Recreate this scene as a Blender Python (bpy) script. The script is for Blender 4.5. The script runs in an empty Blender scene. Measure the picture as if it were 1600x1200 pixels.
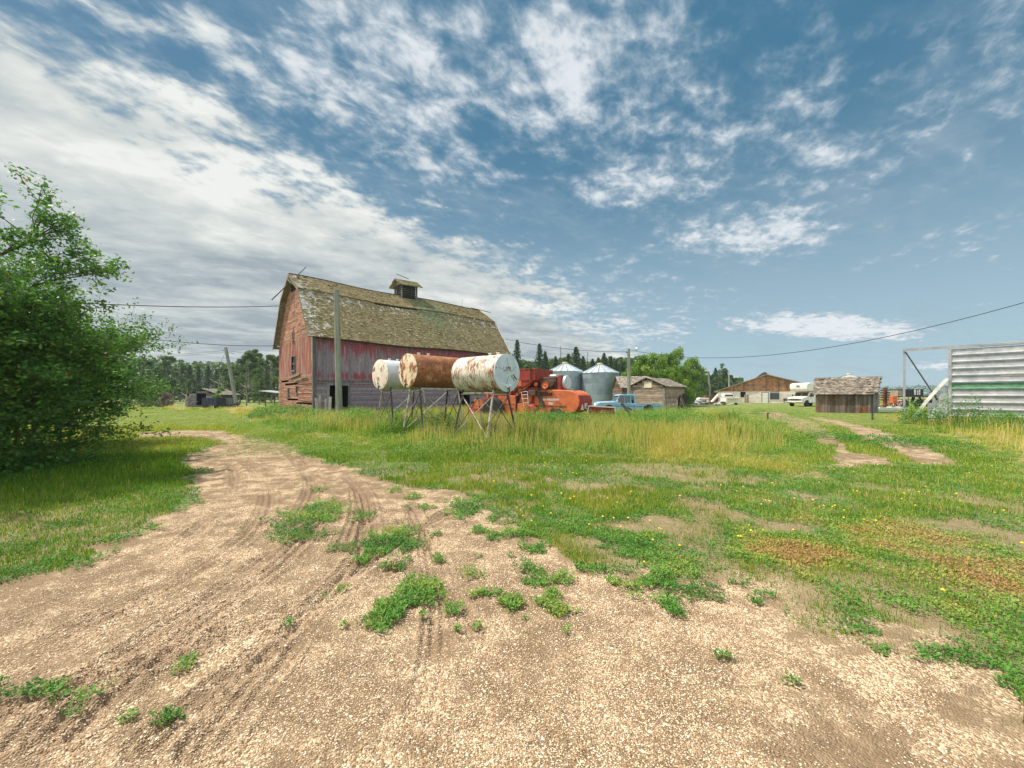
import bpy, math, random
import numpy as np
from mathutils import Vector, Matrix
random.seed(7); rng = np.random.default_rng(11)
D = bpy.data; S = bpy.context.scene; COL = S.collection
F, H, HY = 610.0, 1.6, 617.0
def X(px, d): return (px-800)/F*d
def Z(py, d): return H+(HY-py)/F*d
def R(a): return math.radians(a)
def ru(a, b): return random.uniform(a, b)
ORD = ['first','second','third','fourth','fifth','sixth','seventh','eighth','ninth','tenth','eleventh','twelfth','thirteenth','fourteenth','fifteenth','sixteenth','seventeenth','eighteenth','nineteenth','twentieth']

# ------------------------------------------------------------ object helpers
def tag(o, label=None, cat=None, group=None, kind=None):
    if label: o['label'] = label
    if cat: o['category'] = cat
    if group: o['group'] = group
    if kind: o['kind'] = kind
    return o
def thing(name, label, cat, loc=(0,0,0), rz=0.0, group=None):
    o = D.objects.new(name, None); COL.objects.link(o)
    o.location = loc; o.rotation_euler = (0,0,rz); o.empty_display_size = .2
    return tag(o, label, cat, group)

class MB:
    def __init__(s): s.v=[]; s.f=[]; s.a=[]
    def add(s, vs, fs, a=None):
        n=len(s.v); s.v += [tuple(p) for p in vs]
        if a is None: a=random.random()
        for f in fs: s.f.append(tuple(i+n for i in f)); s.a.append(a)
        return s
    def box(s,x0,x1,y0,y1,z0,z1,a=None):
        return s.add([(x0,y0,z0),(x1,y0,z0),(x1,y1,z0),(x0,y1,z0),(x0,y0,z1),(x1,y0,z1),(x1,y1,z1),(x0,y1,z1)],
              [(0,3,2,1),(4,5,6,7),(0,1,5,4),(1,2,6,5),(2,3,7,6),(3,0,4,7)],a)
    def beam(s,p0,p1,w,h,a=None,up=(0,0,1)):
        p0=Vector(p0);p1=Vector(p1);d=(p1-p0).normalized();u=Vector(up)
        if abs(d.dot(u))>.98: u=Vector((0,1,0))
        sd=d.cross(u).normalized()*w/2; u2=sd.cross(d).normalized()*h/2
        vs=[p0-sd-u2,p0+sd-u2,p0+sd+u2,p0-sd+u2,p1-sd-u2,p1+sd-u2,p1+sd+u2,p1-sd+u2]
        return s.add(vs,[(0,3,2,1),(4,5,6,7),(0,1,5,4),(1,2,6,5),(2,3,7,6),(3,0,4,7)],a)
    def tube(s,p0,p1,r0,r1=None,n=10,caps=True,a=None):
        return s.path([p0,p1],[r0,r0 if r1 is None else r1],n,caps,a)
    def path(s,pts,rs,n=8,caps=True,a=None):
        pts=[Vector(p) for p in pts]
        if not isinstance(rs,(list,tuple)): rs=[rs]*len(pts)
        d0=(pts[1]-pts[0]).normalized(); u=Vector((0,0,1)) if abs(d0.z)<.9 else Vector((0,1,0))
        vs=[];fs=[]
        for i,p in enumerate(pts):
            d=(pts[min(i+1,len(pts)-1)]-pts[max(i-1,0)]).normalized()
            sd=d.cross(u).normalized(); u=sd.cross(d).normalized()
            for k in range(n):
                t=2*math.pi*k/n; vs.append(p+(sd*math.cos(t)+u*math.sin(t))*rs[i])
        for i in range(len(pts)-1):
            for k in range(n):
                k2=(k+1)%n; fs.append((i*n+k,i*n+k2,(i+1)*n+k2,(i+1)*n+k))
        if caps: fs.append(tuple(range(n))[::-1]); fs.append(tuple(range((len(pts)-1)*n,len(pts)*n)))
        return s.add(vs,fs,a)
    def prism(s,pts,axis,a0,a1,a=None):
        # pts: 2D loop; axis 'y': (x,z) extruded along y; 'x': (y,z) along x; 'z': (x,y) along z
        def m(p,t): return {'y':(p[0],t,p[1]),'x':(t,p[0],p[1]),'z':(p[0],p[1],t)}[axis]
        n=len(pts); vs=[m(p,a0) for p in pts]+[m(p,a1) for p in pts]
        fs=[tuple(range(n)),tuple(range(n,2*n))[::-1]]+[(i,i+n,(i+1)%n+n,(i+1)%n) for i in range(n)]
        return s.add(vs,fs,a)
    def lathe(s,prof,c=(0,0,0),axis='z',n=32,a=None):
        # prof: list of (r,h)
        vs=[];fs=[]
        for r,h in prof:
            for k in range(n):
                t=2*math.pi*k/n; q={'z':(r*math.cos(t),r*math.sin(t),h),'x':(h,r*math.cos(t),r*math.sin(t)),'y':(r*math.cos(t),h,r*math.sin(t))}[axis]
                vs.append((q[0]+c[0],q[1]+c[1],q[2]+c[2]))
        for i in range(len(prof)-1):
            for k in range(n):
                k2=(k+1)%n; fs.append((i*n+k,i*n+k2,(i+1)*n+k2,(i+1)*n+k))
        if prof[0][0]>1e-4: fs.append(tuple(range(n))[::-1])
        if prof[-1][0]>1e-4: fs.append(tuple(range((len(prof)-1)*n,len(prof)*n)))
        return s.add(vs,fs,a)
    def build(s,name,mat,parent=None,smooth=False,bevel=0,label=None,loc=None,ang=40):
        me=D.meshes.new(name); me.from_pydata(s.v,[],s.f); me.validate()
        me.materials.append(mat)
        at=me.attributes.new('v','FLOAT','FACE')
        if len(me.polygons)==len(s.a): at.data.foreach_set('value',s.a)
        me.update()
        import bmesh
        bm=bmesh.new(); bm.from_mesh(me); bmesh.ops.recalc_face_normals(bm,faces=bm.faces); bm.to_mesh(me); bm.free()
        if smooth: me.shade_smooth(); me.set_sharp_from_angle(angle=R(ang))
        o=D.objects.new(name,me); COL.objects.link(o)
        if parent: o.parent=parent
        if loc: o.location=loc
        if bevel:
            b=o.modifiers.new('b','BEVEL'); b.width=bevel; b.segments=2; b.limit_method='ANGLE'
        if label: o['label']=label
        return o

def npmesh(name,verts,faces,mat,v=None,parent=None,smooth=False):
    """faces: (n,k) int array"""
    me=D.meshes.new(name); n,k=faces.shape
    me.vertices.add(len(verts)); me.vertices.foreach_set('co',np.ascontiguousarray(verts,dtype=np.float32).ravel())
    me.loops.add(n*k); me.loops.foreach_set('vertex_index',np.ascontiguousarray(faces,dtype=np.int32).ravel())
    me.polygons.add(n); me.polygons.foreach_set('loop_start',np.arange(0,n*k,k,dtype=np.int32))
    me.update(calc_edges=True)
    if v is not None:
        at=me.attributes.new('v','FLOAT','FACE'); at.data.foreach_set('value',np.ascontiguousarray(v,dtype=np.float32))
    me.polygons.foreach_set('use_smooth',np.full(n,smooth))
    me.materials.append(mat); o=D.objects.new(name,me); COL.objects.link(o)
    if parent: o.parent=parent
    return o

# ------------------------------------------------------------ numpy noise
def _h(i,j,s):
    n=(i.astype(np.int64)*374761393+j.astype(np.int64)*668265263+s*1274126177)&0xffffffff
    n=((n^(n>>13))*1274126177)&0xffffffff
    return ((n^(n>>16))&0xffff)/65535.0
def vn(x,y,s=0):
    i=np.floor(x);j=np.floor(y);fx=x-i;fy=y-j;fx=fx*fx*(3-2*fx);fy=fy*fy*(3-2*fy)
    a=_h(i,j,s);b=_h(i+1,j,s);c=_h(i,j+1,s);d=_h(i+1,j+1,s)
    return (a*(1-fx)+b*fx)*(1-fy)+(c*(1-fx)+d*fx)*fy
def fbm(x,y,s=0,o=4):
    t=0;A=1;T=0
    for k in range(o): t=t+A*vn(x*2**k+17.3*k,y*2**k-9.1*k,s+k);T+=A;A*=.55
    return t/T

# ------------------------------------------------------------ materials
def srgb(r,g,b):
    f=lambda c:((c/255)/12.92 if c/255<=.04045 else ((c/255+.055)/1.055)**2.4)
    return (f(r),f(g),f(b),1)
def newmat(name):
    m=D.materials.new(name); m.use_nodes=True; nt=m.node_tree; nt.nodes.clear()
    o=nt.nodes.new('ShaderNodeOutputMaterial'); return m,nt,o
class NT:
    def __init__(s,nt): s.nt=nt
    def n(s,t,**k):
        x=s.nt.nodes.new(t)
        for a,b in k.items(): setattr(x,a,b)
        return x
    def link(s,a,b): s.nt.links.new(a,b)
    def set(s,inp,v):
        if hasattr(v,'is_output') or isinstance(v,bpy.types.NodeSocket): s.link(v,inp)
        else: inp.default_value=v
    def math(s,op,a,b=0,c=0,clamp=False):
        x=s.n('ShaderNodeMath',operation=op,use_clamp=clamp); s.set(x.inputs[0],a); s.set(x.inputs[1],b); s.set(x.inputs[2],c); return x.outputs[0]
    def vmath(s,op,a,b=(0,0,0)):
        x=s.n('ShaderNodeVectorMath',operation=op); s.set(x.inputs[0],a); s.set(x.inputs[1],b)
        return x.outputs['Value'] if op in('LENGTH','DOT_PRODUCT','DISTANCE') else x.outputs[0]
    def mapr(s,v,a,b,c=0,d=1,smooth=True):
        x=s.n('ShaderNodeMapRange',interpolation_type='SMOOTHSTEP' if smooth else 'LINEAR')
        for i,q in enumerate((v,a,b,c,d)): s.set(x.inputs[i],q)
        return x.outputs[0]
    def noise(s,vec,scale,detail=4,rough=.55,dist=0,out='Fac'):
        x=s.n('ShaderNodeTexNoise'); s.link(vec,x.inputs['Vector']); x.inputs['Scale'].default_value=scale
        x.inputs['Detail'].default_value=detail; x.inputs['Roughness'].default_value=rough; x.inputs['Distortion'].default_value=dist
        return x.outputs[out]
    def mix(s,f,a,b,bt='MIX'):
        x=s.n('ShaderNodeMix',data_type='RGBA',blend_type=bt); s.set(x.inputs[0],f); s.set(x.inputs[6],a); s.set(x.inputs[7],b); return x.outputs[2]
    def ramp(s,f,stops,interp='LINEAR'):
        x=s.n('ShaderNodeValToRGB'); cr=x.color_ramp; cr.interpolation=interp
        while len(cr.elements)>1: cr.elements.remove(cr.elements[-1])
        cr.elements[0].position=stops[0][0]; cr.elements[0].color=stops[0][1]
        for p,c in stops[1:]: e=cr.elements.new(p); e.color=c
        s.set(x.inputs[0],f); return x.outputs[0]
    def attr(s,name='v'):
        x=s.n('ShaderNodeAttribute',attribute_name=name); return x.outputs['Fac']
    def obj(s,scale=(1,1,1)):
        t=s.n('ShaderNodeTexCoord'); return s.vmath('MULTIPLY',t.outputs['Object'],scale)
    def bump(s,h,strength=.3,dist=.02):
        x=s.n('ShaderNodeBump'); x.inputs['Strength'].default_value=strength; x.inputs['Distance'].default_value=dist; s.link(h,x.inputs['Height']); return x.outputs[0]
    def bsdf(s,col,rough=.8,metal=0,normal=None,spec=.3):
        b=s.n('ShaderNodeBsdfPrincipled'); s.set(b.inputs['Base Color'],col); s.set(b.inputs['Roughness'],rough); s.set(b.inputs['Metallic'],metal)
        b.inputs['Specular IOR Level'].default_value=spec
        if normal: s.link(normal,b.inputs['Normal'])
        return b.outputs[0]
def c4(c): return tuple(c)+(1,) if len(c)==3 else c
def mat(name,c1,c2=None,scale=4,stretch=(1,1,1),rough=.8,metal=0,bump=.25,bd=.01,c3=None,thr=.6,sc3=2,st3=(1,1,1),soft=.06,vamt=.35,spec=.3,fine=40):
    m,nt,o=newmat(name); q=NT(nt); c1=c4(c1); c2=c4(c2 or tuple(x*.6 for x in c1[:3]))
    n1=q.noise(q.obj(stretch),scale,6,.6)
    col=q.mix(q.mapr(n1,.35,.65),c1,c2)
    nf=q.noise(q.obj(stretch),fine,3,.7)
    col=q.mix(.5,col,q.mix(q.mapr(nf,.3,.7),(.6,.6,.6,1),(1.4,1.4,1.4,1)),'MULTIPLY')
    h=q.math('ADD',n1,nf)
    rg=rough
    if c3:
        n3=q.noise(q.obj(st3),sc3,7,.65,.3); k=q.mapr(n3,thr-soft,thr+soft)
        n4=q.noise(q.obj(st3),sc3*6,4,.6)
        col=q.mix(k,col,q.mix(q.mapr(n4,.3,.7),c4(c3),tuple(x*.55 for x in c3[:3])+(1,)))
        if metal: 
            metal=q.math('MULTIPLY',q.math('SUBTRACT',1,k),metal); rg=q.mapr(k,0,1,rough,.9)
    if vamt: 
        vv=q.mapr(q.attr(),0,1,1-vamt,1+vamt,False); x=q.n('ShaderNodeCombineColor'); 
        for i in range(3): q.link(vv,x.inputs[i])
        col=q.mix(1.0,col,x.outputs[0],'MULTIPLY')
    q.link(q.bsdf(col,rg,metal,q.bump(h,bump,bd),spec),o.inputs[0]); return m
def leafmat(name,stops,trans=.35,rough=.6,noise=0):
    m,nt,o=newmat(name); q=NT(nt); f=q.attr()
    if noise: f=q.math('ADD',f,q.mapr(q.noise(q.obj(),noise,3),.3,.7,-.2,.2))
    col=q.ramp(f,[(p,c4(c)) for p,c in stops])
    b=q.bsdf(col,rough,0,None,.25); t=q.n('ShaderNodeBsdfTranslucent'); q.link(q.mix(1.0,col,(1.25,1.3,.7,1),'MULTIPLY'),t.inputs[0])
    x=q.n('ShaderNodeMixShader'); x.inputs[0].default_value=trans; q.link(b,x.inputs[1]); q.link(t.outputs[0],x.inputs[2]); q.link(x.outputs[0],o.inputs[0]); return m
def glassmat(name,c=(.03,.04,.045)):
    m,nt,o=newmat(name); q=NT(nt); q.link(q.bsdf(c4(c),.08,0,None,.8),o.inputs[0]); return m

M={}
M['greywood']=mat('weathered grey wood',(.20,.20,.20),(.11,.11,.12),6,(1,1,.12),.9,c3=(.30,.28,.25),thr=.62,sc3=3,vamt=.4)
M['polewood']=mat('pole wood',(.26,.27,.22),(.16,.18,.14),5,(1,1,.08),.9,c3=(.13,.12,.1),thr=.66,sc3=4,st3=(1,1,.15),vamt=.1)
M['oldwood']=mat('brown board',(.27,.21,.16),(.15,.12,.095),5,(1,1,.2),.9,vamt=.35)
M['shedboard']=mat('shed board',(.16,.13,.105),(.08,.065,.055),6,(1,1,.12),.9,c3=(.20,.075,.03),thr=.56,sc3=1.2,vamt=.5)
M['shingle']=mat('old shingle',(.22,.19,.155),(.12,.10,.08),3,(1,1,1),.95,c3=(.33,.30,.27),thr=.62,sc3=5,vamt=.45)
M['dark']=mat('dark interior',(.012,.012,.013),(.008,.008,.008),vamt=0,bump=0)
M['black']=mat('black rubber',(.02,.02,.022),(.035,.033,.03),8,vamt=0,rough=.85)
M['rust']=mat('rust',(.20,.075,.035),(.10,.035,.018),5,rough=.85,c3=(.36,.17,.07),thr=.62,sc3=4,vamt=.2)
M['glass']=glassmat('window glass')
M['faded']=mat('faded dark lettering',(.13,.15,.20),(.24,.27,.32),9,vamt=0)
M['wire']=mat('cable',(.03,.03,.035),vamt=0,bump=0)
M['whitepaint']=mat('white paint',(.72,.71,.67),(.58,.57,.53),3,rough=.5,vamt=.1,c3=(.35,.2,.1),thr=.72,sc3=6)
M['chrome']=mat('dull chrome',(.5,.5,.5),(.3,.3,.3),5,rough=.35,metal=.8,vamt=0)
# fuel tanks
def tankmat(name,paint,paint2,rustthr,streak=5):
    m,nt,o=newmat(name); q=NT(nt)
    a=q.noise(q.obj((1.2,1.2,1.2)),2.2,6,.65,.4); b=q.noise(q.obj((7,1,.8)),streak,5,.6); c=q.noise(q.obj(),14,5,.7)
    k=q.math('ADD',q.math('MULTIPLY',a,.40),q.math('ADD',q.math('MULTIPLY',b,.50),q.math('MULTIPLY',c,.20)))
    k=q.mapr(k,rustthr-.025,rustthr+.03)
    p=q.mix(q.mapr(q.noise(q.obj(),3,5),.35,.65),c4(paint),c4(paint2))
    r=q.ramp(c,[(.3,(.09,.035,.02,1)),(.5,(.25,.10,.04,1)),(.7,(.45,.24,.10,1))])
    r=q.mix(q.mapr(a,.4,.7),r,(.20,.075,.045,1))
    q.link(q.bsdf(q.mix(k,p,r),q.mapr(k,0,1,.45,.9),0,q.bump(q.math('ADD',c,k),.25,.006)),o.inputs[0]); return m
M['tankwhite']=tankmat('flaking white tank paint',(.70,.67,.59),(.55,.50,.41),.565)
M['tankend']=tankmat('tank end tinted as shade',(.50,.58,.64),(.40,.50,.57),.70)  # blue of sky-lit shade put into the white tank end's colour
M['tankrust']=tankmat('rusted tank',(.50,.31,.20),(.40,.21,.13),.475)
M['tankrustend']=tankmat('flaked cream tank end',(.78,.66,.50),(.7,.52,.34),.56)
M['tankplain']=tankmat('pale tank',(.60,.64,.66),(.5,.53,.55),.64)
M['tankplainend']=tankmat('pink white tank end',(.80,.72,.64),(.72,.58,.48),.60)
M['pipelight']=mat('light stand steel',(.50,.48,.43),(.36,.34,.30),6,rough=.6,c3=(.28,.14,.07),thr=.57,sc3=5,vamt=.2)
M['pipedark']=mat('dark stand steel',(.07,.07,.075),(.04,.04,.045),6,rough=.6,c3=(.14,.07,.04),thr=.6,sc3=5,vamt=.2)
# combine
M['orange']=mat('faded orange red paint',(.60,.16,.06),(.46,.11,.045),2.5,rough=.55,bump=.15,c3=(.26,.11,.06),thr=.60,sc3=3,vamt=.12)
M['red']=mat('dark red paint',(.36,.045,.03),(.24,.03,.022),3,rough=.55,bump=.1,c3=(.16,.06,.035),thr=.6,sc3=4,vamt=.2)
M['machine']=mat('greasy engine metal',(.05,.04,.035),(.10,.045,.03),7,rough=.6,vamt=.4)
def corr(name,c1,c2,metal=.55,rough=.42,rib=2*math.pi/.09,axis=2,green=None):
    m,nt,o=newmat(name); q=NT(nt); t=q.n('ShaderNodeTexCoord'); sp=q.n('ShaderNodeSeparateXYZ'); q.link(t.outputs['Object'],sp.inputs[0])
    w=q.math('SINE',q.math('MULTIPLY',sp.outputs[axis],rib))
    a=q.noise(q.obj(),1.2,5); col=q.mix(q.mapr(a,.3,.7),c4(c1),c4(c2))
    # sheet seams
    col=q.mix(q.mapr(q.noise(q.obj((3,3,.25)),2,5,.6),.55,.75,0,.5),col,tuple(x*.6 for x in c1)+(1,))
    vv=q.mapr(q.attr(),0,1,.82,1.15,False); x=q.n('ShaderNodeCombineColor'); [q.link(vv,x.inputs[i]) for i in range(3)]
    col=q.mix(1.0,col,x.outputs[0],'MULTIPLY')
    q.link(q.bsdf(col,rough,metal,q.bump(w,.5,.008)),o.inputs[0]); return m
M['galv']=corr('galvanised corrugated wall',(.30,.36,.41),(.23,.29,.34))
M['galvroof']=mat('galvanised roof sheet',(.62,.68,.72),(.50,.56,.60),2,rough=.4,metal=.4,bump=.05,vamt=.12)
M['galvpanel']=mat('dull galvanised panel',(.42,.42,.44),(.35,.36,.38),.8,rough=.42,metal=.4,bump=.0,c3=(.33,.28,.24),thr=.74,sc3=3,vamt=.02,fine=2.5)
M['beamgalv']=mat('grey steel beam',(.36,.37,.39),(.28,.29,.31),2,rough=.6,metal=.2,bump=.03,vamt=.05)
M['greenpanel']=mat('green painted panel',(.06,.17,.095),(.10,.23,.14),3,rough=.5,c3=(.30,.36,.28),thr=.58,sc3=3,st3=(1,1,4),vamt=.1)
M['blue']=mat('sun faded blue paint',(.12,.31,.50),(.20,.40,.58),2.5,rough=.55,bump=.05,c3=(.38,.48,.55),thr=.54,sc3=3,vamt=.08)
M['bluepale']=mat('chalky pale blue paint',(.44,.55,.63),(.28,.44,.58),4,rough=.5,bump=.05,vamt=.1)
M['cream']=mat('cream paint',(.68,.61,.47),(.56,.5,.38),3,rough=.5,vamt=.1)
M['navy']=mat('dark blue paint',(.015,.02,.045),(.03,.035,.07),4,rough=.4,vamt=.3)
M['bark']=mat('bark',(.13,.10,.08),(.07,.055,.045),6,(1,1,.25),.95,bump=.5,vamt=0)
M['aspenbark']=mat('pale bark',(.33,.32,.27),(.17,.16,.13),4,(1,1,.5),.9,vamt=0)
M['deadwood']=mat('bleached dead wood',(.38,.34,.30),(.24,.21,.18),4,(1,1,.3),.9,vamt=.2)
# ------------------------------------------------------------ camera, sun, sky
cam=D.cameras.new('camera'); co=D.objects.new('camera',cam); COL.objects.link(co); S.camera=co
co.location=(0,0,H); co.rotation_euler=(R(90),0,0); cam.sensor_width=36; cam.lens=F/1600*36; cam.shift_y=(HY-600)/1600; cam.clip_end=6000; cam.clip_start=.05
SUN=Vector((-1,.25,0)).normalized(); EL=R(57); sd=Vector((SUN.x*math.cos(EL),SUN.y*math.cos(EL),math.sin(EL)))
sl=D.lights.new('sun','SUN'); sl.energy=4.1; sl.angle=R(1.0); sl.color=(1,.91,.78)
so=D.objects.new('sun',sl); COL.objects.link(so); so.rotation_euler=sd.to_track_quat('Z','Y').to_euler(); so.location=(-30,-10,40)
S.view_settings.view_transform='Standard'; S.view_settings.look='None'; S.view_settings.exposure=0.80; S.view_settings.gamma=1
S.cycles.max_bounces=5; S.cycles.transparent_max_bounces=6; S.cycles.diffuse_bounces=3; S.cycles.glossy_bounces=2; S.cycles.transmission_bounces=3
S.cycles.use_denoising=True; S.cycles.volume_bounces=0
W=D.worlds.new('World'); S.world=W; W.use_nodes=True; nt=W.node_tree; nt.nodes.clear(); q=NT(nt)
wo=q.n('ShaderNodeOutputWorld'); bg=q.n('ShaderNodeBackground'); bg.inputs[1].default_value=.12; q.link(bg.outputs[0],wo.inputs[0])
sky=q.n('ShaderNodeTexSky',sky_type='NISHITA'); sky.sun_disc=False; sky.sun_elevation=EL; sky.sun_rotation=math.atan2(sd.x,sd.y); sky.dust_density=1.5; sky.ozone_density=2.0; sky.altitude=300
tc=q.n('ShaderNodeTexCoord'); sp=q.n('ShaderNodeSeparateXYZ'); q.link(tc.outputs['Generated'],sp.inputs[0])
zz=q.math('ADD',q.math('MAXIMUM',sp.outputs[2],0.0),.15)
u=q.math('DIVIDE',sp.outputs[0],zz); v=q.math('DIVIDE',sp.outputs[1],zz)
cb=q.n('ShaderNodeCombineXYZ'); q.link(u,cb.inputs[0]); q.link(v,cb.inputs[1]); uv=cb.outputs[0]
def rot2(vec,ang,sx,sy,off=(0,0,0)):
    mp=q.n('ShaderNodeMapping'); mp.vector_type='TEXTURE'; q.link(vec,mp.inputs[0]); mp.inputs['Rotation'].default_value=(0,0,ang); mp.inputs['Scale'].default_value=(sx,sy,1); mp.inputs['Location'].default_value=off
    return mp.outputs[0]
# the big bank: u < -1.6 + .54 v, drifting along the edge direction
v0=q.math('SUBTRACT',v,.867)
edge=q.math('SUBTRACT',u,q.math('ADD',-.80,q.math('ADD',q.math('MULTIPLY',v0,.45),q.math('MULTIPLY',q.math('MULTIPLY',v0,v0),.18))))
ang=R(62)
def UV(px,py):
    a_,b_=(px-800)/F,(HY-py)/F; n_=math.sqrt(a_*a_+1+b_*b_); return a_/(b_+.15*n_),1/(b_+.15*n_)
n_big=q.noise(rot2(uv,ang,1.5,1.0),1.6,7,.55,.3)
n_mid=q.noise(rot2(uv,ang,1.2,.9,(3,1,0)),4.6,4,.55,.25)
n_sm=q.noise(rot2(uv,R(20),1.15,.9,(1,5,0)),11,5,.58,.3)
n_fine=q.noise(rot2(uv,ang,1.4,.85,(4,2,0)),27,4,.6,.2)
def cen(n,k): return q.math('MULTIPLY',q.math('SUBTRACT',n,.5),k)
def add(*a):
    r=a[0]
    for b in a[1:]: r=q.math('ADD',r,b)
    return r
edge=q.math('ADD',edge,q.mapr(sp.outputs[2],.06,.27,.85,0))
bankd=add(q.math('MULTIPLY',edge,-1.7),cen(n_big,1.2),cen(n_mid,2.2),cen(n_sm,2.0),cen(n_fine,.9),-.02)
bank=q.mapr(bankd,-.55,.60)
def blob(px,py,rx,ry,amp=1,rot=0):
    c=UV(px,py); ru_=abs(UV(px+rx,py)[0]-UV(px-rx,py)[0])/2; rv=abs(UV(px,py+ry)[1]-UV(px,py-ry)[1])/2
    l=q.vmath('LENGTH',rot2(uv,rot,ru_,rv,(c[0],c[1],0))); return q.mapr(l,.1,1.75,amp,0)
cov=None
for b in [(900,130,150,140,.88),(470,110,200,110,.80),(650,150,200,150,.72),(720,260,110,60,.66),(590,240,120,70,.60),(1000,290,100,55,.88),(1170,370,140,50,.92),(1290,240,70,35,.80),(1150,210,260,120,.52),(1250,300,90,40,.55),(1150,110,250,60,.50),(1450,200,220,180,.47),(1420,130,120,50,.50),(1000,480,190,45,.50),(1290,512,190,22,1.35),(960,520,150,26,.85),(1060,500,140,30,.42),(1470,572,60,13,1.15),(1500,380,150,60,.40),(880,500,120,60,.75),(560,50,700,60,.62)]:
    k=blob(*b); cov=k if cov is None else q.math('SMOOTH_MAX',cov,k,.25)
dap=add(cen(n_mid,2.4),cen(n_sm,3.6),cen(n_fine,1.5),q.math('MULTIPLY',q.math('SUBTRACT',cov,.50),1.9))
dapple=q.math('MULTIPLY',q.mapr(dap,-.75,1.20),.88)
wn=q.noise(rot2(uv,R(28),2.4,.8,(7,2,0)),2.8,7,.62,.5)
wisp=q.mapr(add(wn,cen(n_sm,.45)),.42,.78,0,.50)
cl=q.math('MAXIMUM',bank,q.math('MAXIMUM',dapple,wisp))
cl=q.math('MULTIPLY',cl,q.mapr(sp.outputs[2],-.01,.05,.6,1))
shade=add(q.math('MULTIPLY',q.noise(rot2(uv,R(20),1.9,.8,(2,9,0)),1.9,6,.58,.3),.58),q.math('MULTIPLY',n_mid,.26),q.math('MULTIPLY',n_sm,.16))
dep=q.mapr(edge,-1.1,-.05,-.05,.05)
low=q.mapr(sp.outputs[2],.12,.30,-.03,0)
ccol=q.ramp(add(shade,dep,low),[(.36,(1.75,2.05,2.25,1)),(.44,(2.4,2.7,2.8,1)),(.52,(3.1,3.3,3.25,1)),(.61,(4.15,4.25,4.1,1))])
blue=q.mix(q.mapr(sp.outputs[2],0,.60),(1.9,2.7,3.1,1),(.27,.90,1.45,1))
skyc=q.mix(.92,sky.outputs[0],blue)
dcol=q.mix(q.mapr(dap,-.3,1.5),(1.7,2.25,2.7,1),(4.1,4.25,4.4,1))
cfin=q.mix(bank,dcol,ccol)
out=q.mix(cl,skyc,cfin)
# unseen bright overcast added overhead and behind the photographer as fill light
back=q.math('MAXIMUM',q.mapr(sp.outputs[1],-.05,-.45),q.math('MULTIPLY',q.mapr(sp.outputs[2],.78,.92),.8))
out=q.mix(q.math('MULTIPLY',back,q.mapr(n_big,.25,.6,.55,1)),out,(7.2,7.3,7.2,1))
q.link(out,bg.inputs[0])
# ------------------------------------------------------------ ground
def PG(px,py):
    d=H*F/(py-HY); return (X(px,d),d)
def poly(pts): return np.array([PG(*p) for p in pts])
GR=[poly([(-900,1400),(-900,960),(0,912),(60,900),(130,862),(205,828),(262,792),(288,752),(286,718),(312,702),(360,694),(395,686),(430,690),(480,704),(540,734),(600,754),(660,768),(730,778),(775,800),(790,835),(850,852),(900,880),(1000,896),(1090,905),(1180,905),(1235,935),(1275,985),(1335,1000),(1380,975),(1440,975),(1500,1010),(1545,1045),(1620,1110),(1700,1180),(1800,1400)]),
    poly([(395,686),(360,697),(300,684),(215,684),(205,678),(300,674),(345,676),(385,682)]),
    poly([(1185,644),(1218,645),(1270,659),(1312,685),(1335,708),(1395,720),(1408,731),(1345,727),(1310,733),(1298,700),(1252,676),(1215,658)]),
    poly([(1262,652),(1285,653),(1365,671),(1420,687),(1452,702),(1482,722),(1445,733),(1400,710),(1350,688),(1320,668)])]
def sdist(x,y,P):
    n=len(P); d=np.full(x.shape,1e9); ins=np.zeros(x.shape,bool)
    for i in range(n):
        ax,ay=P[i];bx,by=P[(i+1)%n]; ex,ey=bx-ax,by-ay
        t=np.clip(((x-ax)*ex+(y-ay)*ey)/(ex*ex+ey*ey+1e-12),0,1)
        d=np.minimum(d,np.hypot(x-ax-t*ex,y-ay-t*ey))
        c=((ay>y)!=(by>y)); xs=ax+(y-ay)*ex/(ey if abs(ey)>1e-9 else 1e-9); ins^=(c&(x<xs))
    return np.where(ins,d,-d)
CL=[(487,808,48,22,.95),(470,838,38,14,.6),(618,850,46,26,1),(655,930,36,20,.95),(606,963,30,18,1),(800,945,18,12,.9),(727,790,28,13,.9),(790,800,26,14,.8),(545,862,20,9,.6),(560,812,20,7,.5),(500,768,10,4,.7),(645,778,10,5,.8),(640,925,18,9,.6),(825,890,22,9,.8),(865,935,14,8,.7),(1035,910,30,12,1),(1100,925,40,14,.7),(960,912,10,6,.8),(1290,975,48,22,.95),(1130,1030,12,7,.8),(60,1085,90,16,.95),(275,1125,24,10,.9),(115,1125,14,8,.8),(200,1128,12,6,.7),(290,1045,14,12,.5),(448,982,12,6,.5),(1470,1035,75,18,.95),(535,925,10,5,.7),(520,862,14,8,.7),(740,900,18,8,.35),(935,885,12,6,.7),(880,905,10,5,.7),(620,765,14,5,.6),(1235,1070,10,6,.6),(715,955,8,6,.6),(745,985,8,6,.6),(835,912,16,8,.6)]
rc=random.Random(12)
for _ in range(62):
    px_=rc.uniform(690,1190); py_=rc.uniform(795,945)
    if py_>800+(px_-690)*.30+20 or rc.random()<.25: continue
    s_=rc.uniform(6,17)*(py_/880)**2; CL.append((px_,py_,s_*1.3,s_*.55,rc.uniform(.6,1)))
for _ in range(26):
    CL.append((rc.uniform(430,900),rc.uniform(780,1000),rc.uniform(4,9),rc.uniform(2,4.5),rc.uniform(.5,.9)))
CLW=[]
for cx,cy,rx,ry,a in CL:
    x0,y0=PG(cx,cy); CLW.append((x0,y0,rx/F*y0, abs(PG(cx,cy-ry)[1]-PG(cx,cy+ry)[1])/2,a))
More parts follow.
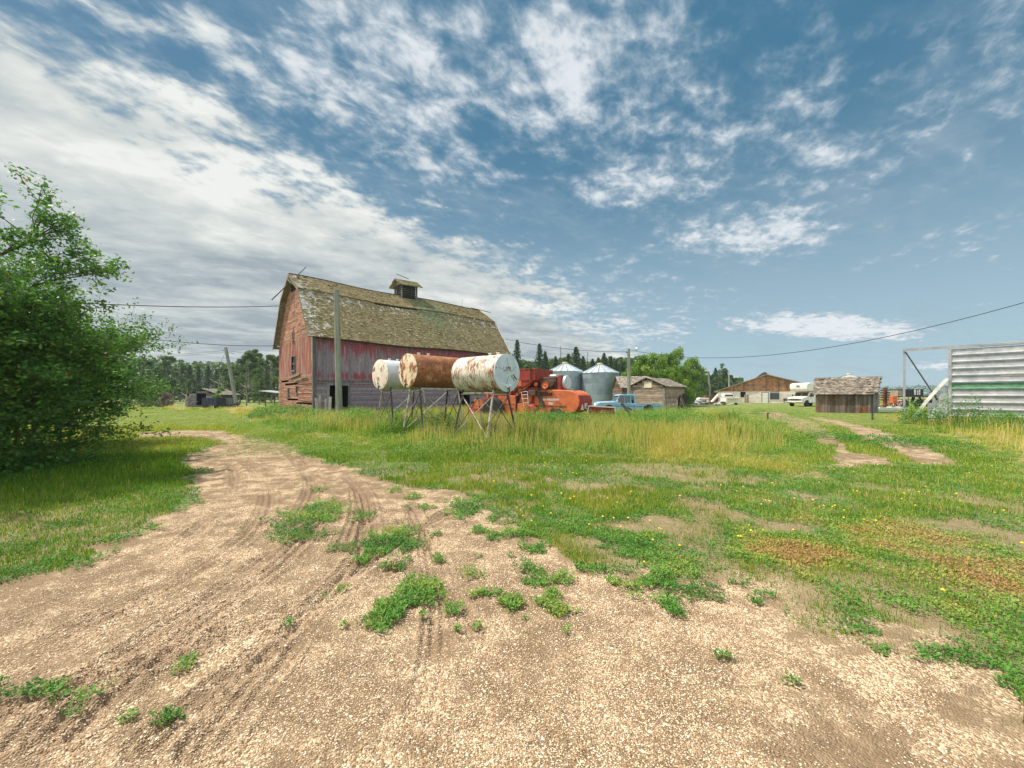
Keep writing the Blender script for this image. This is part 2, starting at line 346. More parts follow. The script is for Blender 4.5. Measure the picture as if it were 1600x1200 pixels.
def clump(x,y):
    c=np.zeros(x.shape); nz=(fbm(x*7,y*7,91,5)-.5)*2.6
    for x0,y0,rx,ry,a in CLW:
        r=np.hypot((x-x0)/rx,(y-y0)/ry)+nz; c=np.maximum(c,a*np.clip((1.15-r)*1.8,0,1))
    return c
def gravel(x,y):
    s=np.maximum.reduce([sdist(x,y,P) for P in GR])
    r=np.hypot(x,y); nz=(fbm(x*1.1,y*1.1,5,5)-.5)*np.clip(r*.12,.25,.8)+(fbm(x*4,y*4,8,3)-.5)*.35
    return s+nz
# tyre tracks: world polylines
TR=[([(-60,1000),(0,978),(80,950),(160,915),(260,868),(330,815),(368,770),(372,738),(345,712)],.20),
    ([(-60,1060),(60,1010),(180,958),(300,900),(385,845),(418,795),(418,760),(392,728),(360,712)],.22),
    ([(60,1150),(140,1060),(230,1000),(340,930),(420,870)],.18),
    ([(100,1150),(190,1060),(280,995),(380,925),(450,870),(500,810)],.22),
    ([(330,1160),(400,1070),(470,985),(540,905),(580,850),(572,770),(540,745)],.22),
    ([(655,1160),(690,1000),(672,860),(640,790)],.18),
    ([(-40,1120),(120,1090),(300,1010),(470,960),(640,880)],.20),([(240,1160),(420,1010),(600,860),(700,800)],.18),([(860,1160),(780,1040),(700,940),(680,860)],.18),([(560,768),(566,800),(550,850)],.26),([(470,715),(490,760),(470,800)],.20),([(440,700),(480,740),(500,770)],.18)]
TRW=[(np.array([PG(*p) for p in P]),w) for P,w in TR]
def smooth_poly(P,it=3):
    for _ in range(it):
        Q=[P[0]]
        for a,b in zip(P[:-1],P[1:]): Q+= [a*.75+b*.25,a*.25+b*.75]
        Q.append(P[-1]); P=np.array(Q)
    return P
TRW=[(smooth_poly(P),w) for P,w in TRW]
def tracks(x,y):
    """height offset and compaction mask"""
    h=np.zeros(x.shape); m=np.zeros(x.shape)
    for P,w in TRW:
        lo=P.min(0)-.6; hi=P.max(0)+.6; sel=np.where((x>lo[0])&(x<hi[0])&(y>lo[1])&(y<hi[1]))[0]
        if not len(sel): continue
        xs=x[sel];ys=y[sel]; bd=np.full(xs.shape,9.);sg=np.zeros(xs.shape);ar=np.zeros(xs.shape);acc=0
        for a,b in zip(P[:-1],P[1:]):
            e=b-a;L=np.hypot(*e); t=np.clip(((xs-a[0])*e[0]+(ys-a[1])*e[1])/(L*L),0,1)
            dx=xs-a[0]-t*e[0];dy=ys-a[1]-t*e[1];dd=np.hypot(dx,dy); c=dd<bd
            bd=np.where(c,dd,bd);sg=np.where(c,np.sign(e[0]*dy-e[1]*dx)*dd,sg);ar=np.where(c,acc+t*L,ar);acc+=L
        band=1/(1+np.exp((np.abs(sg)-w/2)/.012)); fade=np.clip((fbm(xs*.9,ys*.9,44,3)-.28)*4,.15,1)
        rib=.5+.5*np.cos(sg*2*np.pi/(w/2.6)); lug=.5+.5*np.sin((ar+np.abs(sg)*.9)*2*np.pi/.075)
        rim=np.exp(-((np.abs(sg)-w/2-.03)/.025)**2)
        h[sel]+=fade*(-.024*band+.026*band*rib-.012*band*lug+.020*rim); m[sel]=np.maximum(m[sel],fade*band*(1-.45*rib))
    return h,m
def gz(x,y):
    r=np.hypot(x,y)
    return (fbm(x*.35,y*.35,3,3)-.5)*.07*np.clip(r/6,.2,1.5)
def gzf(x,y): return float(gz(np.array([float(x)]),np.array([float(y)]))[0])

rs=[.35]; 
while rs[-1]<45: rs.append(rs[-1]*1.0078)
while rs[-1]<5200: rs.append(rs[-1]*1.09)
rs=np.array(rs); th=np.concatenate([np.linspace(-180,-62,34)[:-1],np.linspace(-62,62,900),np.linspace(62,180,34)[1:-1]])*np.pi/180
RR,TT=np.meshgrid(rs,th,indexing='ij'); gx=(RR*np.sin(TT)).ravel(); gy=(RR*np.cos(TT)).ravel(); nr,nc=RR.shape
gv=gravel(gx,gy); gm=np.clip(gv*1.3+.5,0,1)
trh,trm=tracks(gx,gy)
rip=(fbm(gx*1.6+gy*.4,gy*7,23,3)-.5)*.016+(fbm(gx*9,gy*14,29,2)-.5)*.008
near=np.clip(1.6-np.hypot(gx,gy)/18,0,1)
gzv=gz(gx,gy)+gm*(trh+rip*1.3)*near+(1-gm)*.02+(fbm(gx*2,gy*2,31,3)-.5)*.03*near
vtx=np.stack([gx,gy,gzv],1); vtx=np.vstack([vtx,[0,0,gz(np.zeros(1),np.zeros(1))[0]]])
i=np.arange(nr-1)[:,None]; j=np.arange(nc)[None,:]; j2=(j+1)%nc
qf=np.stack([i*nc+j,i*nc+j2,(i+1)*nc+j2,(i+1)*nc+j],-1).reshape(-1,4)[:,::-1]
isg=(gv[qf].mean(1)>0)
def sub(name,mask,mat_,label):
    f=qf[mask]; used=np.unique(f); mp=np.zeros(len(vtx),np.int64); mp[used]=np.arange(len(used))
    o=npmesh(name,vtx[used],mp[f],mat_,None,None,True)
    for nm,arr in (('gm',gm),('tr',trm),('wd',clump_all)):
        a=o.data.attributes.new(nm,'FLOAT','POINT'); a.data.foreach_set('value',np.append(arr,0)[used].astype(np.float32))
    tag(o,label,None,None,'structure'); return o
clump_all=clump(gx,gy)
m,nt_,o_=newmat('ground'); q=NT(nt_); oc=q.obj()
gmk=q.attr('gm'); trk=q.attr('tr'); wd=q.attr('wd')
vo=q.n('ShaderNodeTexVoronoi'); vo.inputs['Scale'].default_value=88; q.link(oc,vo.inputs['Vector'])
vr=q.n('ShaderNodeSeparateColor'); q.link(vo.outputs['Color'],vr.inputs[0])
pb=q.ramp(vr.outputs[0],[(0,(.14,.085,.045,1)),(.25,(.27,.17,.10,1)),(.5,(.42,.295,.175,1)),(.75,(.62,.48,.32,1)),(1,(.76,.66,.50,1))])
n1=q.noise(oc,.55,6,.62); n2=q.noise(oc,3.2,6,.65); n3=q.noise(oc,16,5,.7)
soil=q.mix(q.mapr(n3,.3,.7),(.115,.078,.045,1),(.25,.175,.105,1))
pale=q.mix(q.mapr(n2,.3,.7),(.52,.39,.26,1),(.36,.265,.175,1))
mx=q.math('ADD',q.math('MULTIPLY',n2,.5),q.math('ADD',q.math('MULTIPLY',n1,.35),q.math('MULTIPLY',n3,.25)))
stone=q.mix(q.mapr(mx,.485,.585),pb,soil)
stone=q.mix(.22,stone,pale)
stone=q.mix(q.math('MULTIPLY',trk,.6),stone,(.22,.15,.10,1))
turf=q.mix(q.mapr(n2,.35,.65),(.10,.17,.03,1),(.17,.22,.05,1)); turf=q.mix(q.mapr(n1,.5,.75),turf,(.28,.26,.08,1))
tf=q.noise(oc,38,4,.75); turf=q.mix(.6,turf,q.mix(q.mapr(tf,.3,.7),(.5,.5,.5,1),(1.5,1.5,1.5,1)),'MULTIPLY')
bare=q.mapr(q.math('ADD',n2,q.math('MULTIPLY',n1,.4)),.74,.84)
turf=q.mix(bare,turf,pale); nearf=q.mapr(q.vmath('LENGTH',oc),7,13,.80,0); turf=q.mix(nearf,turf,q.mix(.55,stone,q.mix(q.mapr(n2,.4,.6),(.16,.12,.07,1),(.28,.21,.13,1))))
col=q.mix(q.mapr(q.math('ADD',gmk,q.math('MULTIPLY',q.math('SUBTRACT',n3,.5),.8)),.10,.85),turf,stone)
hh=q.math('ADD',q.math('MULTIPLY',vo.outputs['Distance'],-6),q.math('MULTIPLY',n3,1.2))
q.link(q.bsdf(col,.95,0,q.bump(hh,.55,.009),.15),o_.inputs[0]); gmat=m
ground=sub('ground',~isg,gmat,'grassy farmyard ground running out to the horizon')
road=sub('gravel_road',isg,gmat,'pale gravel drive with tyre tracks and dirt ruts')

# ------------------------------------------------------------ pebbles
def pebbles():
    N=210000; d=1.55*np.exp(rng.random(N)**.85*math.log(5.6/1.55)); a=rng.uniform(-54,54,N)*np.pi/180
    x=d*np.tan(a); y=d
    k=(gravel(x,y)>.03)&(np.abs(x)<8)&(clump(x,y)<.2)&(fbm(x*1.3,y*1.3,61,4)+rng.random(N)*.3>.45); x=x[k];y=y[k];n=len(x)
    r=rng.uniform(.0020,.0052,n)*np.where(rng.random(n)<.015,2.2,1)*(1+.25*(y-2)/3)
    z=gz(x,y)+tracks(x,y)[0]+((fbm(x*1.6+y*.4,y*7,23,3)-.5)*.016+(fbm(x*9,y*14,29,2)-.5)*.008)*1.3+(fbm(x*2,y*2,31,3)-.5)*.03
    base=np.array([(1,0,0),(0,1,0),(-1,0,0),(0,-1,0),(0,0,.6),(0,0,-.5)],float)
    ph=rng.uniform(0,6.28,n); c,s=np.cos(ph),np.sin(ph); ax=rng.uniform(.7,1.3,n)
    bx=base[:,0][None]*ax[:,None]; by=base[:,1][None]+0*ax[:,None]
    V=np.stack([x[:,None]+r[:,None]*(bx*c[:,None]-by*s[:,None]),y[:,None]+r[:,None]*(bx*s[:,None]+by*c[:,None]),z[:,None]+.002+r[:,None]*base[:,2][None]],-1).reshape(-1,3)
    fb=np.array([(0,1,4),(1,2,4),(2,3,4),(3,0,4),(1,0,5),(2,1,5),(3,2,5),(0,3,5)])
    Fc=(fb[None]+np.arange(n)[:,None,None]*6).reshape(-1,3)
    m=leafmat('pebble',[(0,(.16,.10,.06)),(.3,(.36,.24,.14)),(.55,(.50,.37,.23)),(.8,(.66,.53,.37)),(1,(.78,.70,.57))],0.0,.8)
    o=npmesh('gravel_stones',V,Fc,m,np.repeat(rng.random(n),8)); tag(o,'loose pale pebbles scattered over the gravel drive','gravel',None,'stuff')
pebbles()

# ------------------------------------------------------------ vegetation
GM=leafmat('grass blade',[(0,(.030,.12,.010)),(.25,(.080,.21,.015)),(.5,(.22,.31,.028)),(.72,(.42,.40,.07)),(.88,(.58,.46,.16)),(1,(.64,.50,.28))],.35)
WM=leafmat('weed leaf',[(0,(.035,.13,.020)),(.35,(.085,.24,.035)),(.6,(.20,.31,.055)),(.8,(.36,.31,.09)),(1,(.36,.21,.09))],.3)
def ribbons(name,x,y,h,w,v,label,cat,bend=.35,mat_=None,ldir=None):
    n=len(x); z=gz(x,y)-.01; ph=rng.uniform(0,6.28,n); ld=rng.uniform(0,6.28,n); b=rng.uniform(.1,1,n)*bend*h
    if ldir is not None: ld=ldir
    cx,sx=np.cos(ph)*w/2,np.sin(ph)*w/2; lx,ly=np.cos(ld)*b,np.sin(ld)*b
    P=np.empty((n,5,3))
    P[:,0]=np.stack([x-cx,y-sx,z],1);P[:,1]=np.stack([x+cx,y+sx,z],1)
    P[:,2]=np.stack([x-cx*.8+lx*.3,y-sx*.8+ly*.3,z+h*.55],1);P[:,3]=np.stack([x+cx*.8+lx*.3,y+sx*.8+ly*.3,z+h*.55],1)
    P[:,4]=np.stack([x+lx,y+ly,z+h*(1-.25*(b/np.maximum(h,.01)))],1)
    f=np.array([(0,1,3),(0,3,2),(2,3,4)]); Fc=(f[None]+np.arange(n)[:,None,None]*5).reshape(-1,3)
    o=npmesh(name,P.reshape(-1,3),Fc,mat_ or GM,np.repeat(np.clip(v,0,1),3)); return tag(o,label,cat,None,'stuff')
BARN0=np.array((X(490,28),28.)); BL=np.array((.73,.6835)); BG=np.array((-.6835,.73))
def inbarn(x,y,m=.1):
    a=(x-BARN0[0])*BL[0]+(y-BARN0[1])*BL[1]; b=(x-BARN0[0])*BG[0]+(y-BARN0[1])*BG[1]; return (a>-m)&(a<18.6+m)&(b>-m)&(b<9.9+m)
TALL=[(poly([(372,652),(400,672),(470,682),(560,700),(640,712),(720,716),(800,722),(880,716),(960,722),(1060,726),(1160,728),(1250,726),(1290,706),(1262,676),(1215,658),(1120,652),(1050,648),(1000,640),(700,636),(400,636)]),.66),
      (poly([(1368,655),(1400,668),(1470,690),(1560,745),(1640,800),(1900,860),(1900,640),(1400,640)]),.62)]
def tallh(x,y):
    """grass height in metres at a place (0 on mown lawn)"""
    t=np.zeros(x.shape)
    for P,h in TALL:
        s=sdist(x,y,P)+(fbm(x*.9,y*.9,70,4)-.5)*1.6; t=np.maximum(t,h*np.clip(s*.34+.12,0,1))
    # strip along the barn front and the far field edge on the left
    a=(x-BARN0[0])*BL[0]+(y-BARN0[1])*BL[1]; b=(x-BARN0[0])*BG[0]+(y-BARN0[1])*BG[1]
    t=np.maximum(t,.40*((a>-3.5)&(a<20)&(b>-4)&(b<12)))
    s=sdist(x,y,poly([(372,652),(345,640.5),(180,640.5),(180,634),(436,633)])); t=np.maximum(t,.45*np.clip(s*.8,0,1))
    return t*(.72+.56*fbm(x*.5,y*.5,77,3))
def samp(N,d0,d1,amax=55,pw=1.0):
    d=d0*np.exp(rng.random(N)**pw*math.log(d1/d0)); a=rng.uniform(-amax,amax,N)*np.pi/180; return d*np.tan(a),d
TREEC=[(-9.9,7.2,2.3),(-10.6,3.6,2.0)]
# lawn and rough grass
x,y=samp(950000,1.6,48,55,.95); g=gravel(x,y); cm=clump(x,y); th_=tallh(x,y)
n1=fbm(x*.7,y*.7,12,4); n2=fbm(x*3,y*3,14,3)
left=(x<-2.2-.18*y)
mid=np.clip(1.15-(y-4)/9,0,1)              # how patchy: near right ground is patchy
dens=np.clip((n1*.6+n2*.5-.38)*3.6,.12,1); dens=np.where(left,1,dens*(1-mid)+dens**1.6*mid)
dens=np.where((y>9)&(~left),np.maximum(dens,.8),dens)
k=(g<0)&(rng.random(len(x))<dens)&(~inbarn(x,y))&(th_<.16); x=x[k];y=y[k];n1=n1[k];left=left[k]
sh=np.clip(1-np.hypot(x+8.8,y-7.5)/4,0,1)
h=np.where(left,rng.uniform(.03,.095,len(x)),rng.uniform(.025,.085,len(x)))*(1+1.6*sh)*(1+np.clip((y-6)/14,0,.6))
fr=(y>5)&(y<12)&(x>-3)&(x<12); h=np.where(fr,h*1.5,h)
far=(y>20); h=np.where(far,h*.55,h)
w=.0035+.0010*y; v=np.where(left,.20+.25*fbm(x*.6,y*.6,19,3)+.30*np.clip((y-9)/5,0,1),.36+.5*(n1-.35))+rng.normal(0,.13,len(x))
v=v+.28*np.exp(-((x-5.5)/2.8)**2-((y-9.8)/1.5)**2)*(~left); v=np.where(far,.52+rng.normal(0,.08,len(x)),v); v=np.where(rng.random(len(x))<np.where(left,.015,.05),rng.uniform(.7,1,len(x)),v)
ribbons('short_grass',x,y,h,w,v,'short green lawn grass around the gravel drive','grass')
# tall grass
tx,ty=samp(44000,5,46,55,.62); tt=rng.random(len(tx)); nb_=13
x=np.repeat(tx,nb_); y=np.repeat(ty,nb_); ldt=rng.uniform(0,6.28,len(x)); rr_=rng.random(len(x))*.11*(1+.03*y); x=x+rr_*np.cos(ldt); y=y+rr_*np.sin(ldt); ldt=ldt+rng.normal(0,.5,len(x))
tsc=np.repeat(rng.uniform(.35,1.3,len(tx))*(1-.35*(rng.random(len(tx))<.3)),nb_); tv=np.repeat(rng.normal(0,.07,len(tx)),nb_)
th_=tallh(x,y); k=(th_>.06)&(gravel(x,y)<.1)&(~inbarn(x,y))&(np.repeat(tt,nb_)<np.clip((fbm(x*1.2,y*1.2,40,3)-.2)*2.6,.45,1))
x=x[k];y=y[k];th_=th_[k]*tsc[k];ldt=ldt[k];tv=tv[k]
n=len(x); h=th_*rng.uniform(.35,1.15,n)*np.clip(2.3*fbm(x*.9,y*.9,58,4)-.30,.28,1.35); w=.0035+.0008*y
cz=fbm(x*.33+3,y*.33,50,4)*.7+fbm(x*1.4,y*1.4,55,3)*.3; v=.12+2.3*(cz-.36)+rng.normal(0,.07,n)+tv
a_=(x-BARN0[0])*BL[0]+(y-BARN0[1])*BL[1]; b_=(x-BARN0[0])*BG[0]+(y-BARN0[1])*BG[1]
v=np.where((y<13.5)&(x>1.5),v+.16,v); v=np.where((a_<0)&(b_>-4),v+.28,v); v=np.where((x<0)&(y>16)&(a_>0),v-.06,v); v=np.where((x>y*.95),v+.12,v)
v=np.where((x>8)&(x<12)&(y<15),v+.12,v)+.30*np.exp(-((x-6.0)/2.6)**2-((y-10.6)/1.5)**2)
ribbons('tall_grass',x,y,h,w,v,'tall seeding meadow grass between the drive and the machinery','grass',1.35,None,ldt)
# seed heads / straw stalks
x,y=samp(60000,7,40,55,.7); th_=tallh(x,y); k=(th_>.3)&(gravel(x,y)<0)&(~inbarn(x,y))&(fbm(x*.4,y*.4,51,3)>.45); x=x[k];y=y[k];n=len(x)
ribbons('seed_stalks',x,y,th_[k]*rng.uniform(.95,1.35,n),.003+.0007*y,rng.uniform(.68,1,n),'straw coloured seed stalks standing above the tall grass','grass',.25)
# low broad leaved weeds
def leaves(x,y,z,s,v,name,label,cat,mat_=None,up=.5):
    n=len(x); a=rng.uniform(0,6.28,n); e=rng.uniform(-.2,1.2,n)*up*1.6
    d=np.stack([np.cos(a)*np.cos(e),np.sin(a)*np.cos(e),np.sin(e)],1); sd_=np.stack([-np.sin(a),np.cos(a),rng.normal(0,.35,n)],1)
    c=np.stack([x,y,z],1); s=s[:,None]
    P=np.stack([c,c+d*s*.5+sd_*s*.30,c+d*s,c+d*s*.5-sd_*s*.30],1).reshape(-1,3)
    Fc=(np.array([(0,1,2,3)])[None]+np.arange(n)[:,None,None]*4).reshape(-1,4)
    o=npmesh(name,P,Fc,mat_ or WM,np.clip(v,0,1)); return tag(o,label,cat,None,'stuff')
x,y=samp(1300000,1.6,15,55,.8); g=gravel(x,y); cm=clump(x,y); nw=fbm(x*1.5,y*1.5,33,5)
fringe=np.clip(1-np.abs(g)/.9,0,1)
RED=PG(1420,872); red=np.clip(1.15-np.hypot((x-RED[0])/2.4,(y-RED[1])/1.15)+(nw-.5)*2.4,0,1)*(g<.1)*.85
cov=np.where(g>0,cm,np.clip((nw-.465)*7,0,1)*np.where(x<-2.2-.18*y,.10,.9)*np.clip(1.35-y/11,0,1))
rgt=(x>y*.55)&(g<-.02)&(y<9); cov=np.where(rgt,np.maximum(cov,np.clip((nw-.36)*6,0,.95)),cov); lf=(x<-2.2-.18*y)&(g>-.8)&(g<.22); cov=np.where(lf,np.maximum(cov,np.clip((fbm(x*3,y*3,97,4)-.44)*6,0,.8)),cov); cov=np.maximum(cov,red); spr=(g>0)&(x>-1.5)&(g<1.3)&(y>2.75)&(y<6); cov=np.where(spr,np.maximum(cov,np.clip((fbm(x*4.2,y*4.2,93,4)-.60-.07*g)*9,0,.9)),cov)
k=rng.random(len(x))<cov*np.clip(.9-.02*y,.3,1)*.85; x=x[k];y=y[k];nw=nw[k];red=red[k];cm=cm[k];rgt=rgt[k];n=len(x)
hh=.012+.065*fbm(x*7,y*7,35,3)**1.3; z=gz(x,y)+.005+hh*rng.random(n)**.7*np.where(cm>.5,1.1,1.0)
s=rng.uniform(.007,.019,n)*(1+.16*y); v=.22+.9*(fbm(x*2.2,y*2.2,37,3)-.4)+rng.normal(0,.09,n)+.75*red*np.clip(fbm(x*2.3,y*2.3,39,4)*1.9-.45,0,1)
v=np.where(rgt,v+.20*fbm(x*1.1,y*1.1,41,3),v)
leaves(x,y,z,s,v,'low_weeds','low green and reddish knotweed creeping over the gravel edge','weeds')
# dry stems and grass tufts standing in the weed patches on the drive
x,y=samp(60000,1.8,9,50,.9); k=(clump(x,y)>.45)&(gravel(x,y)>0)&(rng.random(len(x))<.5); x=x[k];y=y[k];n=len(x)
ribbons('drive_grass_tufts',x,y,rng.uniform(.03,.11,n),.003+.0008*y,np.where(rng.random(n)<.35,rng.uniform(.7,1,n),rng.uniform(.1,.5,n)),'thin green and dry grass stems in the weed patches on the drive','grass',.9)
# bushy weeds in the tall grass, taller leafy stalks by the barn and metal wall
px_=[];cz_=[]
rs_=random.Random(5); bush=[]
for (cx,cy,r,hb,dv) in [(X(698,14),14.0,.75,1.15,-.12),(X(672,14.5),14.5,.6,.95,-.08),(X(765,13.6),13.6,.4,.8,-.1),(X(835,17),17,1.2,1.25,-.06),(X(880,17.5),17.5,1.1,1.1,-.03),(X(1020,16),16,1.2,1.15,.05),(X(1085,17.5),17.5,1.3,1.1,.08),(X(620,17),17,.9,1.0,.0),(X(560,19),19,1.2,1.1,.08),(X(470,25),25,1.6,1.1,-.05),(X(430,26.5),26.5,1.6,1.1,-.02),(X(505,24),24,1.2,.9,0),(X(560,23),22,1.3,.9,.05),(X(610,22),21,1.2,.9,.05),(X(850,18),18,1.5,.75,-.1),(X(900,17.5),17.5,1.2,.8,-.08),(X(1040,17),17,1.5,.9,-.02),(X(1070,15.5),15.5,1.4,.8,.05),(X(1150,17),17,1.2,.6,-.05),(X(1425,21.5),21.5,.6,1.6,-.02),(X(1445,20.5),20.5,.8,1.1,-.05),(X(1500,19),19.5,.55,1.7,.0),(X(1528,18.6),18.9,.5,1.8,0),(X(1560,18),18.2,.9,1.0,-.03),(X(1590,17),17.6,.9,.95,-.03),(X(1640,16),17,1.0,1.0,0),(X(1315,14),14.5,.8,.3,-.1),(X(1380,13),13,1.2,.3,-.08),(X(1450,12),12.2,1.3,.3,-.1),(X(70,9),7.6,1.3,.5,-.1),(X(130,8.6),8.3,1.1,.45,-.1),(X(20,7.5),6.2,1.2,.5,-.12)]:
    n=int(1500*r*r*hb+500); a=rng.uniform(0,6.28,n); rr=r*np.sqrt(rng.random(n)); bx=cx+rr*np.cos(a); by=cy+rr*np.sin(a)
    hz=hb*(1-(rr/r)**2*.7)*(.55+.7*fbm(bx*2.5,by*2.5,81,3)); bush.append((bx,by,gz(bx,by)+hz*rng.random(n)**.6,np.full(n,.035)*(1+.06*cy)*rng.uniform(.6,1.3,n),.28+dv+rng.normal(0,.10,n)))
for k_ in range(430):   # weeds threaded all through the meadow
    py_=rs_.uniform(646,716); cy=H*F/(py_-HY); cx=X(rs_.uniform(380,1290),cy); hb=rs_.uniform(.30,.85)*(1 if cy>13 else .6)*1.15; r=rs_.uniform(.35,.95)
    if inbarn(np.array([cx]),np.array([cy]),.6)[0]: continue
    n=int(950*r*r*hb+150); a=rng.uniform(0,6.28,n); rr=r*np.sqrt(rng.random(n)); bx=cx+rr*np.cos(a); by=cy+rr*np.sin(a)
    hz=hb*(1-(rr/r)**2*.6)*(.5+.8*fbm(bx*2.5,by*2.5,81,3)); bush.append((bx,by,gz(bx,by)+hz*rng.random(n)**.6,np.full(n,.019)*(1+.06*cy)*rng.uniform(.6,1.3,n),.26+rs_.uniform(0,.44)+rng.normal(0,.09,n)))
for (cx,cy,r,hb) in [(X(930,18.5),18.5,1.4,1.0),(X(975,19.5),19.5,1.5,1.05),(X(1005,20),20,1.5,1.1),(X(1035,21),21,1.5,1.15),(X(1065,22),22,1.3,1.1),(X(880,19),19,1.3,.95),(X(835,19.5),19.5,1.1,.9)]:
    n=4200; a=rng.uniform(0,6.28,n); rr=r*np.sqrt(rng.random(n)); bx=cx+rr*np.cos(a); by=cy+rr*np.sin(a)
    hz=hb*(1-(rr/r)**2*.5)*(.45+.8*fbm(bx*2.5,by*2.5,81,3)); bush.append((bx,by,gz(bx,by)+hz*rng.random(n)**.6,np.full(n,.05)*rng.uniform(.6,1.3,n),.36+rng.normal(0,.11,n)))
B=[np.concatenate([b[i] for b in bush]) for i in range(5)]
leaves(*B,'leafy_weeds','leafy green weeds growing among the tall grass and along the walls','weeds')
# dandelions
x,y=samp(2600,3,11,55,.8); k=(gravel(x,y)<-.05)&(x>-.5)&(fbm(x*1.4,y*1.4,33,4)>.50); x=x[k][:120];y=y[k][:120];n=len(x)
YM=leafmat('dandelion petal',[(0,(.75,.50,.02)),(1,(.9,.7,.05))],.2)
ang_=np.linspace(0,2*np.pi,9)[:-1]; r_=rng.uniform(.009,.014,n)*(1+.03*y); zt=gz(x,y)+rng.uniform(.05,.12,n)
P=np.concatenate([np.stack([x,y,zt+.012],1)[:,None],np.stack([x[:,None]+r_[:,None]*np.cos(ang_),y[:,None]+r_[:,None]*np.sin(ang_),np.repeat(zt[:,None],8,1)],-1),np.stack([x,y,zt-.012],1)[:,None]],1).reshape(-1,3)
fb=np.array([(0,i+1,(i+1)%8+1) for i in range(8)]+[(9,(i+1)%8+1,i+1) for i in range(8)]); Fc=(fb[None]+np.arange(n)[:,None,None]*10).reshape(-1,3)
tag(npmesh('dandelion_flowers',P,Fc,YM,np.repeat(rng.random(n),16)),'small yellow dandelion flowers dotted over the rough grass','flowers',None,'stuff')
# ------------------------------------------------------------ barn
def barnred(name,mode):
    m,nt,o=newmat(name); q=NT(nt); t=q.n('ShaderNodeTexCoord'); sp=q.n('ShaderNodeSeparateXYZ'); q.link(t.outputs['Object'],sp.inputs[0]); z=sp.outputs[2]
    vert=(4,4,.45) if mode!='h' else (.6,.6,5)
    n1=q.noise(q.obj(vert),1.8,6,.65); n2=q.noise(q.obj(vert),9,5,.7); n3=q.noise(q.obj(),.6,4)
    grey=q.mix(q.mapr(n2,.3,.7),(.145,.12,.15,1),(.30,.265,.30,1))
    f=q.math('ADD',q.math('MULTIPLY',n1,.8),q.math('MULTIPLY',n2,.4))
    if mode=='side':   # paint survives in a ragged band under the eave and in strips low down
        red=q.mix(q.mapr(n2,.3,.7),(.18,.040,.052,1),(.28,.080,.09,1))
        up=q.mapr(z,4.3,5.8,0,.30,False); lo=q.mapr(q.math('ABSOLUTE',q.math('SUBTRACT',z,3.0)),.05,.45,.16,0,False); lo2=q.mapr(q.math('ABSOLUTE',q.math('SUBTRACT',z,2.35)),.03,.18,.2,0,False)
        f=q.math('ADD',f,q.math('ADD',up,q.math('MAXIMUM',lo,lo2))); k=q.mapr(q.math('ADD',f,q.math('MULTIPLY',q.math('SUBTRACT',q.attr(),.5),.22)),.675,.79)
    elif mode=='lower':
        red=q.mix(q.mapr(n2,.3,.7),(.22,.04,.04,1),(.3,.08,.06,1)); lo=q.mapr(q.math('ABSOLUTE',q.math('SUBTRACT',z,2.42)),.03,.16,.22,0,False)
        k=q.mapr(q.math('ADD',f,lo),.78,.84)
    elif mode=='gable':
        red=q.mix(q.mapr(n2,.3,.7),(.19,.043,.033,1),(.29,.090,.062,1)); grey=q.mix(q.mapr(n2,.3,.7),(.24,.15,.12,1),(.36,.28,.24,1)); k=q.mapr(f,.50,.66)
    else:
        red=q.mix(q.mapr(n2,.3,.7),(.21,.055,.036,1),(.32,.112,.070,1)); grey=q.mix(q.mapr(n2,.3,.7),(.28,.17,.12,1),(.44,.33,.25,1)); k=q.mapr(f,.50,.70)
    col=q.mix(k,grey,red); vv=q.mapr(q.attr(),0,1,.72,1.25,False); x=q.n('ShaderNodeCombineColor'); [q.link(vv,x.inputs[i]) for i in range(3)]
    col=q.mix(1.0,col,x.outputs[0],'MULTIPLY'); q.link(q.bsdf(col,.9,0,q.bump(n2,.4,.01),.2),o.inputs[0]); return m
M['bside']=barnred('peeling red and grey barn boards','side'); M['blower']=barnred('grey horizontal barn boards','lower')
M['bgable']=barnred('worn red gable boards','gable'); M['bgableh']=barnred('worn red horizontal boards','h')
